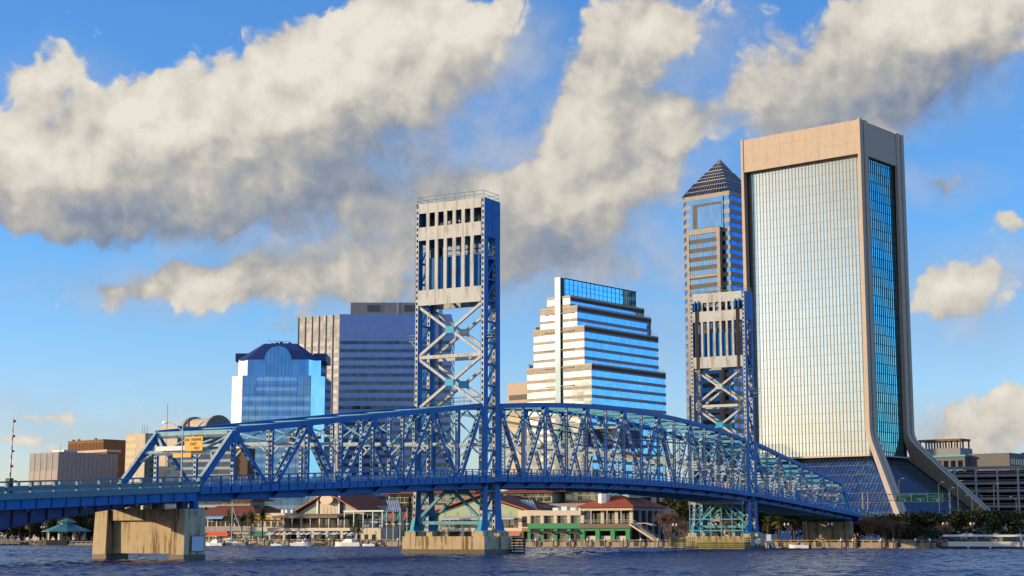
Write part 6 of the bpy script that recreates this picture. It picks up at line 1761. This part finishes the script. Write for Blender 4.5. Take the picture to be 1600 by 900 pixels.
def gantry():
    x, y = 13.4, 221.6
    t = thing('sign_gantry', 'overhead truss gantry with three green road signs reaching over the ramp', 'sign gantry', (x, y, 0), R(29.1))
    MB().tube((-15.2, 1, 4), (-15.2, 1, 14.4), .22).tube((8.2, 1, 1), (8.2, 1, 14.4), .22).build('upright', 'grey', t)
    tr = MB()
    for z in (12.2, 13.9): tr.tube((-15.2, .9, z), (8.2, .9, z), .08).tube((-15.2, 1.5, z), (8.2, 1.5, z), .08)
    for i in range(17):
        xx = -15.2 + i * 1.45; tr.tube((xx, .9, 12.2), (xx, .9, 13.9), .05); tr.tube((xx, .9, 12.2), (xx + 1.45, .9, 13.9), .045)
    tr.build('truss_beam', 'grey', t)
    for i, (w, xc, rows) in enumerate(((4.1, -4.3, [('CONVENTION CENTER', .40, .72, 0), ('Bay St', .62, -.25, -.1)]), (4.25, -.05, [('SOUTH  NORTH  WEST', .42, .85, 0), ('Ocean St', .62, -.35, .2)]), (4.1, 4.2, [('Forsyth St', .6, -.3, .3)]))):
        b = MB().box(-w / 2, w / 2, 0, .08, -1.18, 1.18, 0)
        for a in ((-w / 2 + .02, w / 2 - .02, 1.1, 1.16), (-w / 2 + .02, w / 2 - .02, -1.16, -1.1)): b.box(a[0], a[1], -.012, -.002, a[2], a[3], 1)
        for a in ((-w / 2 + .02, -w / 2 + .08), (w / 2 - .08, w / 2 - .02)): b.box(a[0], a[1], -.012, -.002, -1.09, 1.09, 1)
        if i != 1: b.box(-w / 2 + .09, w / 2 - .09, -.012, -.002, .36, .42, 1)
        # arrow
        if i == 2: b.prism([(.5, -.55), (.95, -.62), (.72, -.98), (.62, -.82), (.2, -1.05), (.1, -.92), (.5, -.72)], 'y', -.014, -.003, 1)
        else: b.prism([(.0, -.62), (.5, -.62), (.5, -.72), (.25, -1.02), (.0, -.72)], 'y', -.014, -.003, 1)
        p = b.build('sign_panel', ['green_sign', 'white'], t); p.location = (xc, .7, 13.0)
        for s, sz, zz, xx in rows: text_part(s, sz, (xx, -.016, zz), (R(90), 0, 0), 'white', p)
gantry()
# ---- a few parked cars on the shore road
def car():
    t = thing('parked_car', '', 'car')
    b = MB().prism([(-2.1, .35), (2.1, .35), (2.15, .75), (1.9, .92), (1.0, .98), (-1.9, 1.0), (-2.15, .8)], 'y', -.85, .85); b.build('body', MT['carpaint'], t)
    MB().prism([(-1.6, 1.0), (.95, .98), (.3, 1.45), (-1.0, 1.47)], 'y', -.74, .74).build('cabin', 'gl_dark', t)
    for x in (-1.35, 1.35):
        for y in (-.8, .8): MB().tube((x, y - .1, .33), (x, y + .1, .33), .33, .33, 12).build('wheel', 'black', t)
    for y in (-.55, .55): MB().box(2.1, 2.17, y - .18, y + .18, .6, .75).build('headlight', 'white', t)
    return t
MT['carpaint'] = mat('blue_car_paint', (.03, .12, .35), .3, var=.05)
CR = car(); CR.location = (30.5, 174.5, G0); CR['label'] = 'leftmost parked car under the broad tree on the right bank'; CR['group'] = 'cars parked on the shore road'
for x, y, l in ((34.6, 175, 'second parked car from the left on the shore road'), (38.8, 174.6, 'third parked car from the left on the shore road'), (43.2, 175.2, 'fourth parked car from the left, behind the tour boat roof'), (48.4, 174.8, 'rightmost parked car behind the tour boat stern'), (26.4, 175, 'parked car nearest the ramp')):
    dup(CR, (x, y, G0), random.uniform(-.1, .1), l)

# lettering as real meshes
bpy.context.view_layer.update(); dg = bpy.context.evaluated_depsgraph_get()
for o in [o for o in SC.objects if o.type == 'FONT']:
    me = bpy.data.meshes.new_from_object(o.evaluated_get(dg)); me.name = 'lettering'
    n = bpy.data.objects.new('lettering_mesh', me); COL.objects.link(n); n.parent = o.parent; n.location = o.location; n.rotation_euler = o.rotation_euler
    bpy.data.objects.remove(o); n.name = 'lettering'
